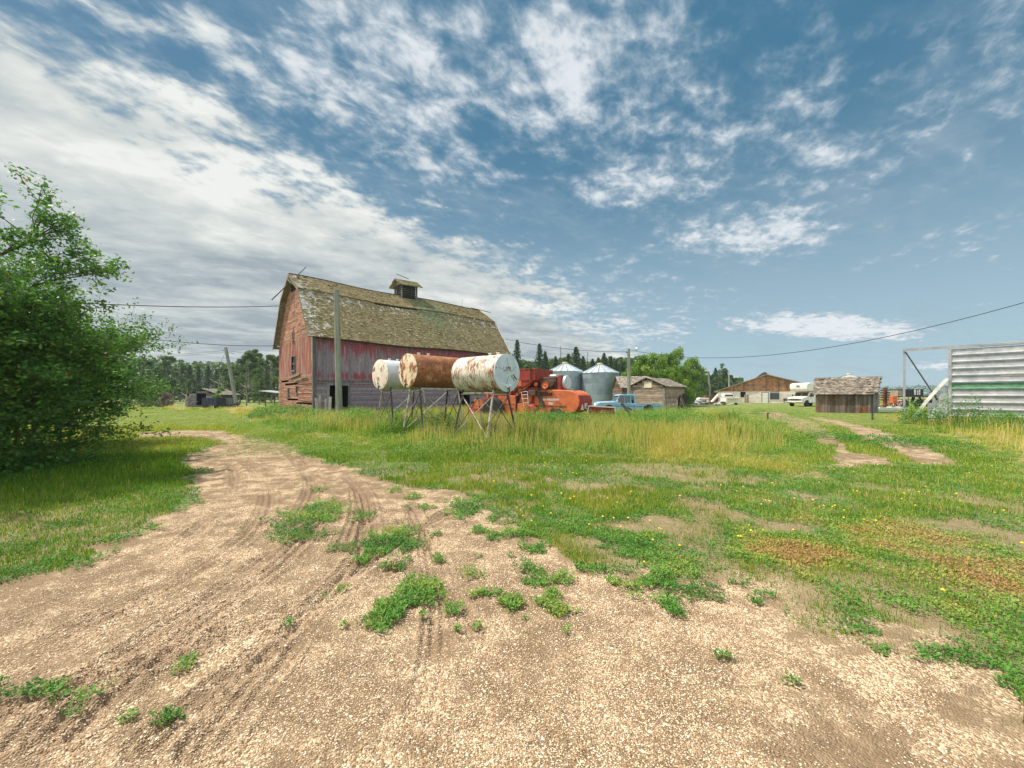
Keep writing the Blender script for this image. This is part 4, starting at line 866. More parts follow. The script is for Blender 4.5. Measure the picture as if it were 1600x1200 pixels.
MB().box(.75,2.0,-.5,.5,1.9,2.45).box(.9,1.8,-.3,.55,2.0,2.6).tube((1.1,.5,2.25),(1.1,.75,2.25),.18).tube((1.5,.2,2.5),(1.5,.2,2.72),.10).build('engine',M['machine'],cmb,True,.02)
MB().lathe([(.0001,-.1),(.36,-.1),(.40,-.06),(.40,.06),(.36,.1),(.0001,.1)],(.42,.18,2.28),'x',24).build('rotary_screen',M['galvroof'],cmb,True)
MB().box(.52,.75,-.38,.62,1.88,2.68).build('radiator_housing',M['red'],cmb,False,.02)
MB().tube((1.0,.3,2.68),(1.4,.3,2.68),.07,.07,12).build('air_cleaner',M['whitepaint'],cmb,True)
for (x_,z_,r_) in ((3.15,2.05,.22),(2.65,2.28,.16),(3.55,1.95,.14),(2.0,2.2,.12),(1.4,2.15,.2)):
    MB().lathe([(r_*.2,-.04),(r_*.25,-.05),(r_*.3,-.02),(r_*.85,-.02),(r_,-.04),(r_,.04),(r_*.85,.02),(r_*.3,.02),(r_*.2,.05)],(x_,.86,z_),'y',20).build('pulley',M['orange'],cmb,True)
MB().path([(3.15,.88,2.27),(1.4,.88,2.35)],.02,6).path([(3.15,.88,1.83),(1.4,.88,1.95)],.02,6).build('drive_belt',M['black'],cmb)
MB().box(2.95,3.2,.72,.98,2.1,2.42).build('gearbox',M['orange'],cmb,False,.02); MB().beam((3.4,.8,1.6),(2.4,.8,2.3),.12,.16).beam((3.9,.8,1.6),(3.7,.8,2.4),.1,.08).build('support_arm',M['orange'],cmb)
MB().path([(2.75,.98,.95),(2.95,.98,1.75),(2.55,.98,1.8)],.02,6).path([(2.45,.98,.95),(2.5,.98,1.8)],.02,6).beam((2.5,.98,1.15),(2.8,.98,1.15),.03,.03).beam((2.5,.98,1.4),(2.85,.98,1.4),.03,.03).beam((2.5,.98,1.62),(2.9,.98,1.62),.03,.03).build('ladder',M['whitepaint'],cmb)
MB().box(2.0,2.5,.76,.95,1.55,1.86).build('battery_box',M['machine'],cmb,False,.02)
MB().beam((1.9,.80,1.72),(1.55,.80,.9),.07,.22).beam((1.3,.79,1.75),(2.0,.79,1.75),.05,.06).build('chain_guard',M['machine'],cmb)
cab=MB(); 
for x_ in (5.0,6.2):
    for y_ in (-.6,.6): cab.beam((x_,y_,2.0),(x_,y_,3.0),.06,.06)
cab.box(4.9,6.3,-.72,.72,2.98,3.06); cab.build('cab_frame',M['red'],cmb); MB().box(5.0,6.2,-.6,.6,1.9,2.0).build('platform',M['machine'],cmb)
MB().prism([(5.9,.5),(5.9,1.5),(7.6,.75),(7.6,.25)],'y',-.5,.5).build('feeder_house',M['red'],cmb,False,.02)
MB().box(5.5,5.65,.75,.9,.3,1.95).box(6.1,6.9,.62,.7,.7,1.3).build('elevator_leg',M['orange'],cmb,False,.02)
for s_ in (-1,1): wheel(cmb,(4.9,s_*1.15,.72),.74,.42,M['whitepaint']); wheel(cmb,(.5,s_*.85,.38),.4,.22,M['whitepaint'])
MB().tube((4.9,-1.1,.72),(4.9,1.1,.72),.07).build('axle',M['machine'],cmb,True); MB().tube((.5,-.8,.38),(.5,.8,.38),.05).build('axle',M['machine'],cmb,True)
# slow vehicle triangle and plate on the rear
MB().prism([(.34,.80),(.66,.80),(.50,1.10)],'x',-.722,-.690).build('warning_triangle',M['whitepaint'],cmb)
MB().box(-.735,-.700,-.02,.22,.86,1.14).build('number_plate',M['whitepaint'],cmb); MB().box(-.742,-.736,.03,.17,.90,1.0).box(-.742,-.736,.05,.15,1.03,1.09).build('plate_mark',M['machine'],cmb)
text('MASSEY FERGUSON',cmb,(1.25,.757,1.33),(R(90),0,R(180)),.155,M['whitepaint'],ext=.003,bold=.006)
text('750',cmb,(1.12,.757,1.10),(R(90),0,R(180)),.19,M['whitepaint'],ext=.003,bold=.008)
# ------------------------------------------------------------ grain bins
def grainbin(px,d,r,ze,zp,label):
    t=thing('grain_bin',label,'grain bin',(X(px,d),d,0),ru(0,1),'galvanised grain bins')
    for k in range(6):   # stacked wall rings, sheet by sheet
        n=9; mb=MB(); z0=ze*k/6; z1=ze*(k+1)/6
        for j in range(n):
            a0=2*math.pi*(j+(k%2)*.5)/n; a1=a0+2*math.pi/n; vs=[];fs=[]
            for i in range(7):
                a_=a0+(a1-a0)*i/6; vs+=[(r*math.cos(a_),r*math.sin(a_),z0),(r*math.cos(a_),r*math.sin(a_),z1-.006)]
            for i in range(6): fs.append((2*i,2*i+2,2*i+3,2*i+1))
            mb.add(vs,fs)
        mb.build('wall_ring',M['galv'],t,True)
    n=18; mb=MB(); ro=r*1.04; rt=r*.13
    for j in range(n):
        a0=2*math.pi*j/n; a1=2*math.pi*(j+1)/n
        mb.add([(ro*math.cos(a0),ro*math.sin(a0),ze-.03),(ro*math.cos(a1),ro*math.sin(a1),ze-.03),(rt*math.cos(a1),rt*math.sin(a1),zp-.1),(rt*math.cos(a0),rt*math.sin(a0),zp-.1)],[(0,1,2,3)])
    rf=mb.build('cone_roof',M['galvroof'],t)
    mb=MB()
    for j in range(n):
        a0=2*math.pi*j/n; mb.beam((ro*math.cos(a0),ro*math.sin(a0),ze),(rt*math.cos(a0),rt*math.sin(a0),zp-.06),.06,.09)
    mb.build('roof_rib',M['galv'],rf)
    MB().lathe([(r*.17,zp-.16),(r*.17,zp+.02),(r*.14,zp+.12),(.0001,zp+.17)],(0,0,0),'z',16).build('roof_cap',M['capyellow'],t,True)
M['capyellow']=mat('yellow cap',(.55,.45,.16),(.4,.33,.14),5,vamt=.05)
grainbin(883,62,2.85,Z(581,62),Z(567,62),'galvanised grain bin, left of the pair, partly hidden by the combine')
grainbin(937.5,60,2.82,Z(583,60),Z(568.5,60),'galvanised grain bin, right of the pair, clear of the combine')
grainbin(1326,78,2.5,Z(593,78),Z(584.5,78),'distant grain bin showing its cone roof over the plank shed')
# ------------------------------------------------------------ blue pickup
pk_=thing('pickup_truck','faded light blue old pickup truck standing in the long grass','pickup truck',(X(979,31.2),31.2,-.06),R(177))
body=[(-2.45,.45),(-2.47,.95),(-.55,.97),(-.5,1.0),(.95,1.05),(1.0,1.12),(2.25,1.08),(2.42,1.02),(2.46,.9),(2.46,.55),(2.3,.45)]
MB().prism(body,'y',-.93,.93).build('body',M['blue'],pk_,True,.05)
MB().prism([(1.0,1.10),(2.22,1.06),(2.3,1.02),(2.25,1.11),(1.0,1.17)],'y',-.6,.6).build('hood',M['bluepale'],pk_,False,.02)
cb_=MB(); 
for s_ in (-1,1):
    y0,y1=(s_*.86,s_*.80)
    cb_.beam((1.0,s_*.84,1.08),(.72,s_*.78,1.60),.07,.07); cb_.beam((-.12,s_*.84,1.0),(-.10,s_*.78,1.60),.10,.09); cb_.beam((-.45,s_*.82,1.0),(-.40,s_*.76,1.6),.12,.16); cb_.beam((.34,s_*.84,1.05),(.34,s_*.80,1.58),.04,.04)
cb_.box(-.52,-.44,-.82,.82,1.0,1.25); cb_.build('cab_pillars',M['blue'],pk_,False,.01)
MB().prism([(-.56,1.58),(-.54,1.65),(-.3,1.71),(.5,1.71),(.78,1.66),(.86,1.60),(.80,1.57)],'y',-.82,.82).build('cab_roof',M['blue'],pk_,True,.03)
MB().box(.9,.94,-.74,.74,1.1,1.15).add([(.96,-.76,1.12),(.96,.76,1.12),(.73,.72,1.57),(.73,-.72,1.57)],[(0,1,2,3)]).add([(-.47,-.74,1.25),(-.47,.74,1.25),(-.44,.7,1.56),(-.44,-.7,1.56)],[(0,1,2,3)]).build('windscreen',M['glass'],pk_)
for s_ in (-1,1):
    MB().add([(-.05,s_*.82,1.08),(.90,s_*.82,1.08),(.68,s_*.78,1.56),(-.04,s_*.78,1.56)],[(0,1,2,3)]).build('side_window',M['glass'],pk_)
    d=MB().box(-.02,.92,s_*.935-.006,s_*.935+.006,.5,1.02).build('door',M['blue'],pk_,False,.005); MB().box(.02,.16,s_*.955-.012,s_*.955+.012,.90,.93).build('handle',M['chrome'],d)
    MB().beam((-2.45,s_*.90,.98),(-.55,s_*.90,.99),.09,.05).build('bed_rail',M['bluepale'],pk_)
    MB().box(-2.4,2.35,s_*.937-.005,s_*.937+.005,.76,.79).build('side_trim',M['navy'],pk_)
    MB().lathe([(.0001,-.03),(.09,-.03),(.11,.0),(.11,.04)],(2.46,s_*.68,.86),'x',16).build('headlight',M['chrome'],pk_,True)
    for x_ in (1.55,-1.45):
        MB().lathe([(.0001,-.012),(.42,-.012),(.44,0),(.42,.012),(.0001,.012)],(x_,s_*.925,.47),'y',24).build('wheel_arch',M['dark'],pk_,True)
        wheel(pk_,(x_,s_*.86,.34),.35,.2,M['cream'])
MB().box(2.46,2.5,-.6,.6,.72,.98).build('grille',M['whitepaint'],pk_); MB().box(2.44,2.56,-.92,.92,.42,.56).build('bumper',M['chrome'],pk_,False,.02)
MB().box(-2.38,-.6,-.84,.84,.985,.99).box(-2.3,-.62,-.8,.8,1.0,1.02).build('bed_floor',M['rust'],pk_)
MB().path([(1.02,.98,1.0),(1.0,1.12,1.16)],.012,5).box(.93,.99,1.06,1.2,1.12,1.28).build('wing_mirror',M['whitepaint'],pk_)
# rusty implement box with white frame, and dark beam in the grass
ri=thing('rusty_truck_box','rust red sheet metal box with a white edge lying in the grass','scrap metal box',(X(942,21),21,0),R(-12))
MB().prism([(-.85,.15),(-.70,.98),(.62,.90),(.68,.25)],'y',0,.04).build('side_sheet',M['rustpaint'] if 'rustpaint' in M else M['red'],ri)
MB().prism([(-.8,.15),(-.66,.95),(.6,.85),(.66,.2)],'y',.9,.94).box(.62,.66,.0,.94,.2,.86).box(-.7,.6,.1,.9,.2,.24).build('tray',M['red'],ri)
MB().beam((-.98,-.03,.05),(-.74,-.03,1.0),.06,.05).beam((-.74,-.03,1.0),(.64,-.03,.93),.05,.06).beam((.63,-.03,.95),(.68,-.03,.3),.07,.05).build('edge_frame',M['whitepaint'],ri)
MB().beam((-.8,-.05,.45),(.0,-.1,.62),.12,.06).tube((-.55,-.05,.40),(-.55,.4,.40),.12).build('axle_stub',M['rust'],ri)
tag(MB().beam((X(968,21),20.6,1.15),(X(993,20),20.0,.28),.13,.11).beam((X(975,21),20.4,.95),(X(993,20),20.6,.8),.05,.05).build('drawbar',M['pipedark']),'dark steel drawbar slanting out of the grass beside the rusty box','drawbar')
# ------------------------------------------------------------ plank sheds
def gshed(name,label,loc,rz,w,dp,ze,zp,wall,roof,ops=(),step=.16,horiz=True,over=.25,cat='shed'):
    """gable faces local -y, width w along x, ridge runs along y"""
    t=thing(name,label,cat,loc,rz)
    def zr(x): return ze+(zp-ze)*(1-abs(x)/(w/2))
    for nm,yy in (('front_wall',0.0),('back_wall',dp)):
        mb=MB(); z=0; cuts=ops if yy==0 else ()
        if horiz:
            while z<zp-.05:
                z1=min(z+step,zp); hw=w/2 if z1<=ze else (w/2)*(1-(z1-ze)/(zp-ze))
                for s_,e in split(-hw,hw,[(o[0],o[1]) for o in cuts if o[2]<z1 and o[3]>z]): 
                    j=ru(-.01,.01); mb.box(s_,e,yy-.02+j,yy+.02+j,z+.006,z1-.006)
                z=z1
        else:
            x=-w/2
            while x<w/2-.02:
                x1=min(x+step,w/2); zt=min(zr(x),zr(x1))
                for s_,e in split(0,zt,[(o[2],o[3]) for o in cuts if o[0]<x1 and o[1]>x]): j=ru(-.012,.012); mb.box(x+.004,x1-.004,yy-.02+j,yy+.02+j,s_,e)
                x=x1
        mb.build(nm,wall,t)
    for sx in (-1,1):
        mb=MB()
        if horiz:
            z=0
            while z<ze-.02: z1=min(z+step,ze); j=ru(-.01,.01); mb.box(sx*w/2-.02+j,sx*w/2+.02+j,.03,dp-.03,z+.006,z1-.006); z=z1
        else:
            y=.03
            while y<dp-.05: y1=min(y+step,dp-.03); j=ru(-.01,.01); mb.box(sx*w/2-.02+j,sx*w/2+.02+j,y+.004,y1-.004,0,ze); y=y1
        mb.build('side_wall',wall,t)
        L=math.hypot(w/2,zp-ze); k=1+over/(w/2); a=Vector((sx*w/2*k,0,zp-(zp-ze)*k)); b=Vector((0,0,zp)); rows=max(6,int(L*k/.2)); mb=MB()
        nrm=Vector((sx*(zp-ze),0,w/2)).normalized()
        for r_ in range(rows):
            p0=a.lerp(b,r_/rows); p1=a.lerp(b,min(1,(r_+1.25)/rows)); y=-over
            while y<dp+over:
                y1=min(y+ru(.12,.3),dp+over); l=.05+ru(0,.02)
                if random.random()>.02: mb.add([p0+nrm*l+Vector((0,y,0)),p0+nrm*l+Vector((0,y1-.006,0)),p1+nrm*.035+Vector((0,y1-.006,0)),p1+nrm*.035+Vector((0,y,0)),p0+nrm*.02+Vector((0,y,0)),p0+nrm*.02+Vector((0,y1-.006,0))],[(0,1,2,3),(4,5,1,0)])
                y=y1
        # deck
        q0,q1=a,b; mb.add([q0+Vector((0,-over+.02,0)),q0+Vector((0,dp+over-.02,0)),q1+Vector((0,dp+over-.02,0)),q1+Vector((0,-over+.02,0)),q0+nrm*.025+Vector((0,-over+.02,0)),q0+nrm*.025+Vector((0,dp+over-.02,0)),q1+nrm*.025+Vector((0,dp+over-.02,0)),q1+nrm*.025+Vector((0,-over+.02,0))],[(0,1,2,3),(4,7,6,5),(0,4,5,1),(3,2,6,7),(0,3,7,4),(1,5,6,2)],.4)
        mb.build('roof_slope',roof,t)
    MB().box(-w/2+.05,w/2-.05,.06,dp-.06,.0,.02).box(-w/2+.04,-w/2+.06,.05,dp-.05,0,ze-.02).box(w/2-.06,w/2-.04,.05,dp-.05,0,ze-.02).box(-w/2+.1,w/2-.1,dp-.08,dp-.06,0,ze).build('inner_lining',M['dark'],t)
    return t
M['blond']=mat('bleached plank',(.36,.29,.22),(.22,.17,.13),5,(.25,1,1),.9,vamt=.4)
M['greyroof']=mat('grey shingle roof',(.30,.27,.23),(.18,.16,.13),3,c3=(.38,.34,.30),thr=.6,sc3=4,vamt=.45)
M['darkroof']=mat('dark shingle roof',(.21,.18,.145),(.12,.10,.08),3,c3=(.28,.245,.21),thr=.6,sc3=4,vamt=.45)
# log shed behind the pickup: gable at left facing camera, eave wall running right
d0=41; w_=4.6; lx_=X(1010,d0)
g1=gshed('plank_shed','weathered plank shed with shingle roof behind the blue pickup','shed',) if False else None
SH=(X(1011.5,41),41); t1=gshed('plank_shed','weathered plank shed with grey shingle roof behind the blue pickup',(SH[0],SH[1],0),R(-48),3.9,4.3,Z(603,41),Z(590.5,41),M['blond'],M['greyroof'],step=.24)
MB().box(-.35,.50,-.06,-.03,2.35,2.95).build('gable_hatch',M['cream'],t1); [MB().box(a_,a_+.2,-.07,-.03,0,2.3).build('corner_post',M['greywood'],t1) for a_ in (-1.95,1.75)]
gshed('mossy_shed','low shed with mossy roof between the grain bin and plank shed',(X(966,50),50.5,0),R(-90),4.4,4.6,Z(604.5,48),Z(588,50),M['redwall'] if 'redwall' in M else M['shedboard'],M['mossroof'] if 'mossroof' in M else M['greyroof'],step=.2)
# lone plank shed on the right, ridge across the view
rs0=34.0; sw=3.72
t=thing('chicken_shed','small dark plank shed with ragged shingle roof on the right lawn','shed',(29.35,34.7,0),R(-43))
def vboards(x0,x1,y,z1,horiz=False,step=.17):
    mb=MB(); x=x0
    while x<x1-.02: xe=min(x+step*ru(.8,1.2),x1); j=ru(-.012,.012); mb.box(x+.004,xe-.004,y-.015+j,y+.015+j,ru(-.06,.02),z1+ru(-.02,.02)); x=xe
    return mb
h_=sw/2; ze=1.74; zp=3.17; dp=2.9
vboards(-h_,h_,0,ze+.05).build('front_wall',M['shedboard'],t); vboards(-h_,h_,dp,ze).build('back_wall',M['shedboard'],t)
for sx in (-1,1):
    mb=MB(); y=.02
    while y<dp-.02: ye=min(y+.18,dp-.02); zt=ze+(zp-ze)*(1-abs((y+ye)/2-dp/2)/(dp/2)); j=ru(-.01,.01); mb.box(sx*h_-.015+j,sx*h_+.015+j,y+.003,ye-.003,0,zt-.04); y=ye
    mb.build('side_wall',M['greywood'],t)
mb=MB(); mb.box(h_+.03,h_+.50,.35,.39,0,1.85); mb.box(h_+.1,h_+.16,.31,.35,0,1.8); mb.box(h_+.36,h_+.42,.31,.35,0,1.8); mb.build('lean_to_panel',M['greywood'],t)
MB().box(-h_+.03,h_-.03,.05,dp-.05,.0,ze-.06).build('inner_lining',M['dark'],t)
for sgn in (-1,1):
    a=Vector((0,dp/2+sgn*(dp/2+.28),ze-.12)); b=Vector((0,dp/2,zp)); nrm=Vector((0,sgn*(zp-ze),dp/2)).normalized(); mb=MB(); rows=11
    for r_ in range(rows):
        p0=a.lerp(b,r_/rows); p1=a.lerp(b,min(1.02,(r_+1.3)/rows)); x=-h_-.22+ru(-.05,.05); xr=h_+.42+ru(-.16,.06)+.03*r_
        while x<xr:
            xe=min(x+ru(.1,.26),xr); l=.05+ru(0,.03)+(.06 if random.random()<.05 else 0)
            if random.random()>.03: mb.add([p0+nrm*l+Vector((x,0,0)),p0+nrm*l+Vector((xe-.006,0,0)),p1+nrm*.03+Vector((xe-.006,0,0)),p1+nrm*.03+Vector((x,0,0)),p0+nrm*.02+Vector((x,0,0)),p0+nrm*.02+Vector((xe-.006,0,0))],[(0,1,2,3),(4,5,1,0)])
            x=xe
    mb.build('roof_slope',M['darkroof'],t)
    MB().add([a+Vector((-h_-.15,0,0)),a+Vector((h_+.25,0,0)),b+Vector((h_+.25,0,0)),b+Vector((-h_-.15,0,0)),a+nrm*.02+Vector((-h_-.15,0,0)),a+nrm*.02+Vector((h_+.25,0,0)),b+nrm*.02+Vector((h_+.25,0,0)),b+nrm*.02+Vector((-h_-.15,0,0))],[(3,2,1,0),(4,5,6,7),(0,1,5,4),(2,3,7,6),(0,4,7,3),(1,2,6,5)]).build('roof_deck',M['oldwood'],t)
for k in range(4): MB().beam((h_+.1,dp*.2*k+.3,ze+.5+.22*k),(h_+.62,dp*.2*k+.3,ze+.48+.22*k),.06,.08).build('roof_purlin',M['greywood'],t)
# grey shed at far left with dark opening, dark blue wagon before it
gs=gshed('grey_shed','small grey weathered shed with a dark doorway at the left tree line',(X(316.5,50),50,0),R(4),3.9,4.0,Z(616,50),Z(607.5,50),M['paleshed'] if 'paleshed' in M else M['greywood'],M['greyroof'],ops=[(-.75,.45,.55,1.75)],step=.3)
wg=thing('box_wagon','dark blue steel box wagon parked in front of the grey shed','wagon',(X(327,45),45,0),R(3))
MB().box(-.85,.85,0,1.6,.35,.40).box(-.85,.85,0,.04,.4,1.25).box(-.85,.85,1.56,1.6,.4,1.25).box(-.85,-.81,0,1.6,.4,1.25).box(.81,.85,0,1.6,.4,1.25).build('wagon_box',M['navy'],wg,False,.01)
for k in range(5): MB().box(-.84+k*.41,-.80+k*.41,-.03,0,.4,1.25).build('side_stake',M['navy'],wg)
for x_ in (-.6,.6): wheel(wg,(x_,.2,.28),.28,.14,M['pipedark'])
lt=thing('lean_to_roof','pale sheet metal roof on posts just left of the barn','lean-to',(X(424,52),52,0),R(0))
MB().add([(-1.7,0,2.1),(1.6,0,1.75),(1.6,2.5,1.85),(-1.7,2.5,2.2),(-1.7,0,2.15),(1.6,0,1.8),(1.6,2.5,1.9),(-1.7,2.5,2.25)],[(0,3,2,1),(4,5,6,7),(0,1,5,4),(1,2,6,5),(2,3,7,6),(3,0,4,7)]).build('roof_sheet',M['galvpanel'],lt)
for x_ in (-.9,1.2):
    for y_ in (.2,2.2): MB().tube((x_,y_,0),(x_,y_,1.9),.07).build('post',M['pipedark'],lt)
# scrap by the leaning pole
tag(MB().box(X(366,44),X(370,44)+.5,43.8,44.2,.0,.35).tube((X(366,44),44,.45),(X(374,44),44.1,.62),.14).beam((X(364,44),43.8,.4),(X(376,44),43.9,.85),.08,.1).build('scrap_roller',M['pipedark']),'dark scrap roller lying in the grass under the leaning pole','scrap')
# ------------------------------------------------------------ long white shed
M['plaster']=mat('pinkish white board wall',(.72,.64,.58),(.60,.52,.46),2,rough=.9,c3=(.40,.30,.24),thr=.68,sc3=3,vamt=.1)
M['plyorange']=mat('weathered brown gable cladding',(.42,.19,.075),(.25,.125,.065),2.2,(.5,1,2.5),.9,c3=(.15,.13,.11),thr=.56,sc3=1.5,vamt=.3)
ud=Vector((.87,-.49,0)).normalized(); vd=Vector((.49,.87,0)).normalized(); l0=Vector((X(1121,82),82,0)); rzs=math.atan2(ud.y,ud.x)
ls=thing('long_shed','long low white shed with a brown boarded gable across the yard','farm building',tuple(l0),rzs)
def on(px,zpy):  # along the front: local x and z for a pixel
    rat=(px-800)/F; t=(l0.x-rat*l0.y)/(rat*ud.y-ud.x); y=l0.y+ud.y*t; return t,Z(zpy,y)
wx,_=on(1250,600); ax,az=on(1198,585.5); _,zl=on(1122,611.5); _,zrr=on(1250,598); LD=46
ops=[]
def rect(p0,p1,y0,y1): a,zt=on(p0,y0); b,zb=on(p1,y1); return (a,b,max(zb,0),zt)
dk=rect(1157,1165,612,620); wn1=rect(1127,1136,615.5,621); wn2=rect(1203,1218,614,624.5)
mb=MB(); x=0; zt_=zl-.02
cutx=[dk,wn1,wn2]; z=0
while z<zt_-.02:
    z1=min(z+.28,zt_)
    for s_,e in split(0,wx,[(o[0],o[1]) for o in cutx if o[2]<z1-.02 and o[3]>z+.02]): mb.box(s_,e,-.03,.03,z,z1-.008)
    z=z1
mb.build('front_wall',M['plaster'],ls)
mb=MB(); x=0
while x<wx-.01:
    x1=min(x+.35,wx); f=lambda u:(zl+(az-zl)*(u/ax)) if u<ax else az+(zrr-az)*(u-ax)/(wx-ax)
    mb.prism([(x+.004,zl+.02),(x1-.004,zl+.02),(x1-.004,f(x1)-.05),(x+.004,f(x)-.05)],'y',-.05,0); x=x1
mb.build('gable_cladding',M['plyorange'],ls)
MB().box(0,.06,.05,LD,0,zl-.1).box(wx-.06,wx,.05,LD,0,zrr-.1).box(0,wx,LD,LD+.06,0,zl).build('side_wall',M['plaster'],ls)
MB().box(.1,wx-.1,.3,.34,0,zl).build('inner_lining',M['dark'],ls)
def slope(a,b,y0,y1,th=.12):
    return MB().add([(a[0],y0,a[1]),(b[0],y0,b[1]),(b[0],y1,b[1]),(a[0],y1,a[1]),(a[0],y0,a[1]-th),(b[0],y0,b[1]-th),(b[0],y1,b[1]-th),(a[0],y1,a[1]-th)],[(0,1,2,3),(7,6,5,4),(0,4,5,1),(1,5,6,2),(2,6,7,3),(3,7,4,0)])
slope((-.6,zl-.05),(ax,az+.1),-.4,LD).build('roof_slope',M['galvroof'],ls); slope((ax,az+.1),(wx+.5,zrr-.05),-.4,LD).build('roof_slope',M['galvroof'],ls)
MB().beam((-.6,-.43,zl-.11),(ax,-.43,az+.04),.04,.16).beam((ax,-.43,az+.04),(wx+.5,-.43,zrr-.1),.04,.16).build('verge_board',M['oldwood'],ls)
for k in range(7): MB().box(ax-.4,ax+.4,6+k*6,7.2+k*6,az+.1,az+.55).prism([(ax-.6,az+.55),(ax+.6,az+.55),(ax,az+.85)],'y',5.8+k*6,7.4+k*6).build('ridge_vent',M['pipedark'],ls)
for (o,nm) in ((wn1,'window'),(wn2,'window')):
    f=MB().box(o[0]-.1,o[1]+.1,-.08,-.03,o[3],o[3]+.1).box(o[0]-.1,o[1]+.1,-.08,-.03,o[2]-.1,o[2]).box(o[0]-.1,o[0],-.08,-.03,o[2],o[3]).box(o[1],o[1]+.1,-.08,-.03,o[2],o[3]).build(nm,M['whitepaint'],ls); MB().box(o[0],o[1],.0,.02,o[2],o[3]).build('pane',M['glass'],f)
MB().box(wn1[0]+.55,wn1[0]+.62,-.06,-.02,wn1[2],wn1[3]).build('mullion',M['whitepaint'],ls)
a,zt=on(1191,613.5); b,_=on(1200,613.5); dr=MB().box(a,b,-.08,-.032,0,zt).build('door',M['whitepaint'],ls); MB().box(a-.12,a,-.09,-.03,0,zt+.1).box(b,b+.12,-.09,-.03,0,zt+.1).box(a,b,-.09,-.03,zt,zt+.1).build('door_frame',M['greywood'],ls); MB().tube((a+.15,-.1,1.0),(a+.15,-.08,1.0),.04).build('handle',M['chrome'],dr)
a,zt=on(1147,612.5); b,_=on(1156,612.5); MB().box(a,b,-.11,-.06,.15,zt).build('sliding_door',M['whitepaint'],ls)
a,_=on(1163,620); b,_=on(1170,620); tag(vboards(a,b,-.3,1.6).build('board_screen',M['blond'],None,loc=None),'upright boards leaning on the white shed beside its dark doorway','boards'); D.objects['board_screen'].location=tuple(l0); D.objects['board_screen'].rotation_euler=(0,0,rzs)
a,_=on(1223,628); bc=thing('feed_trough','dark low trough against the white shed under its window','trough',tuple(l0+ud*a-vd*1.2),rzs)
MB().box(0,1.3,0,.5,.45,.9).build('trough_box',M['pipedark'],bc)
for x_ in (.1,1.15): MB().box(x_,x_+.1,.05,.45,0,.45).build('leg',M['pipedark'],bc)
# ------------------------------------------------------------ motorhome
mf=Vector((-.93,-.37,0)).normalized(); mr=math.atan2(mf.y,mf.x)
mh=thing('motorhome','white motorhome with a cab-over bunk half hidden behind the plank shed','motorhome',(X(1266,53.5),54.2,0),mr)
MB().prism([(1.0,.5),(1.0,1.35),(1.25,1.42),(2.3,1.22),(2.42,1.1),(2.45,.62),(2.3,.5)],'y',-1.0,1.0).build('bonnet',M['whitepaint'],mh,True,.06)
MB().prism([(-.4,.5),(-.4,2.0),(.65,2.0),(.78,1.95),(1.15,1.38),(1.15,.5)],'y',-.98,.98).build('cab',M['whitepaint'],mh,True,.05)
MB().add([(1.19,-.86,1.42),(1.19,.86,1.42),(.83,.78,1.92),(.83,-.78,1.92)],[(0,1,2,3)]).build('windscreen',M['glass'],mh); MB().beam((1.2,0,1.42),(.84,0,1.93),.03,.04).build('windscreen_pillar',M['whitepaint'],mh)
for s_ in (-1,1):
    MB().add([(.1,s_*1.035,1.4),(1.0,s_*1.035,1.4),(.72,s_*1.035,1.88),(.1,s_*1.035,1.88)],[(0,1,2,3)]).build('side_window',M['glass'],mh)
    MB().box(2.455,2.475,s_*.72-.14,s_*.72+.14,.86,1.08).build('headlight',M['chrome'],mh); MB().box(2.44,2.47,s_*.93-.05,s_*.93+.05,.86,1.06).build('indicator',M['capyellow'],mh)
    MB().lathe([(.0001,-.01),(.45,-.01),(.45,.01),(.0001,.01)],(1.55,s_*1.005,.45),'y',24).build('wheel_arch',M['dark'],mh); wheel(mh,(1.55,s_*.92,.37),.38,.22,M['chrome']); wheel(mh,(-2.4,s_*.92,.37),.38,.22,M['chrome'])
    MB().box(.95,1.0,s_*1.2-.1,s_*1.2+.1,1.35,1.65).beam((1.0,s_*1.0,1.45),(.98,s_*1.15,1.5),.03,.03).build('wing_mirror',M['black'],mh)
MB().box(2.456,2.47,-.56,.56,.84,1.10).build('grille',M['pipedark'],mh)
mb=MB(); [mb.box(2.472,2.482,-.55,.55,.86+k*.05,.88+k*.05) for k in range(5)]; mb.build('grille_bar',M['chrome'],mh)
MB().box(2.42,2.58,-1.0,1.0,.48,.66).build('bumper',M['chrome'],mh,False,.03); MB().box(2.582,2.59,-.2,.2,.5,.64).build('number_plate',M['capyellow'],mh)
MB().prism([(-4.2,.5),(-4.2,3.2),(1.1,3.25),(1.65,3.1),(1.75,2.75),(1.65,2.3),(.75,2.05),(-.4,2.0),(-.4,.5)],'y',-1.15,1.15).build('living_box',M['whitepaint'],mh,True,.06)
MB().box(-4.0,1.62,-1.16,1.16,2.12,2.2).build('side_stripe',M['cream'],mh)
text('880',mh,(1.775,0,2.8),(R(90),0,R(90)),.32,M['pipedark'],'lettering',.003,.004)
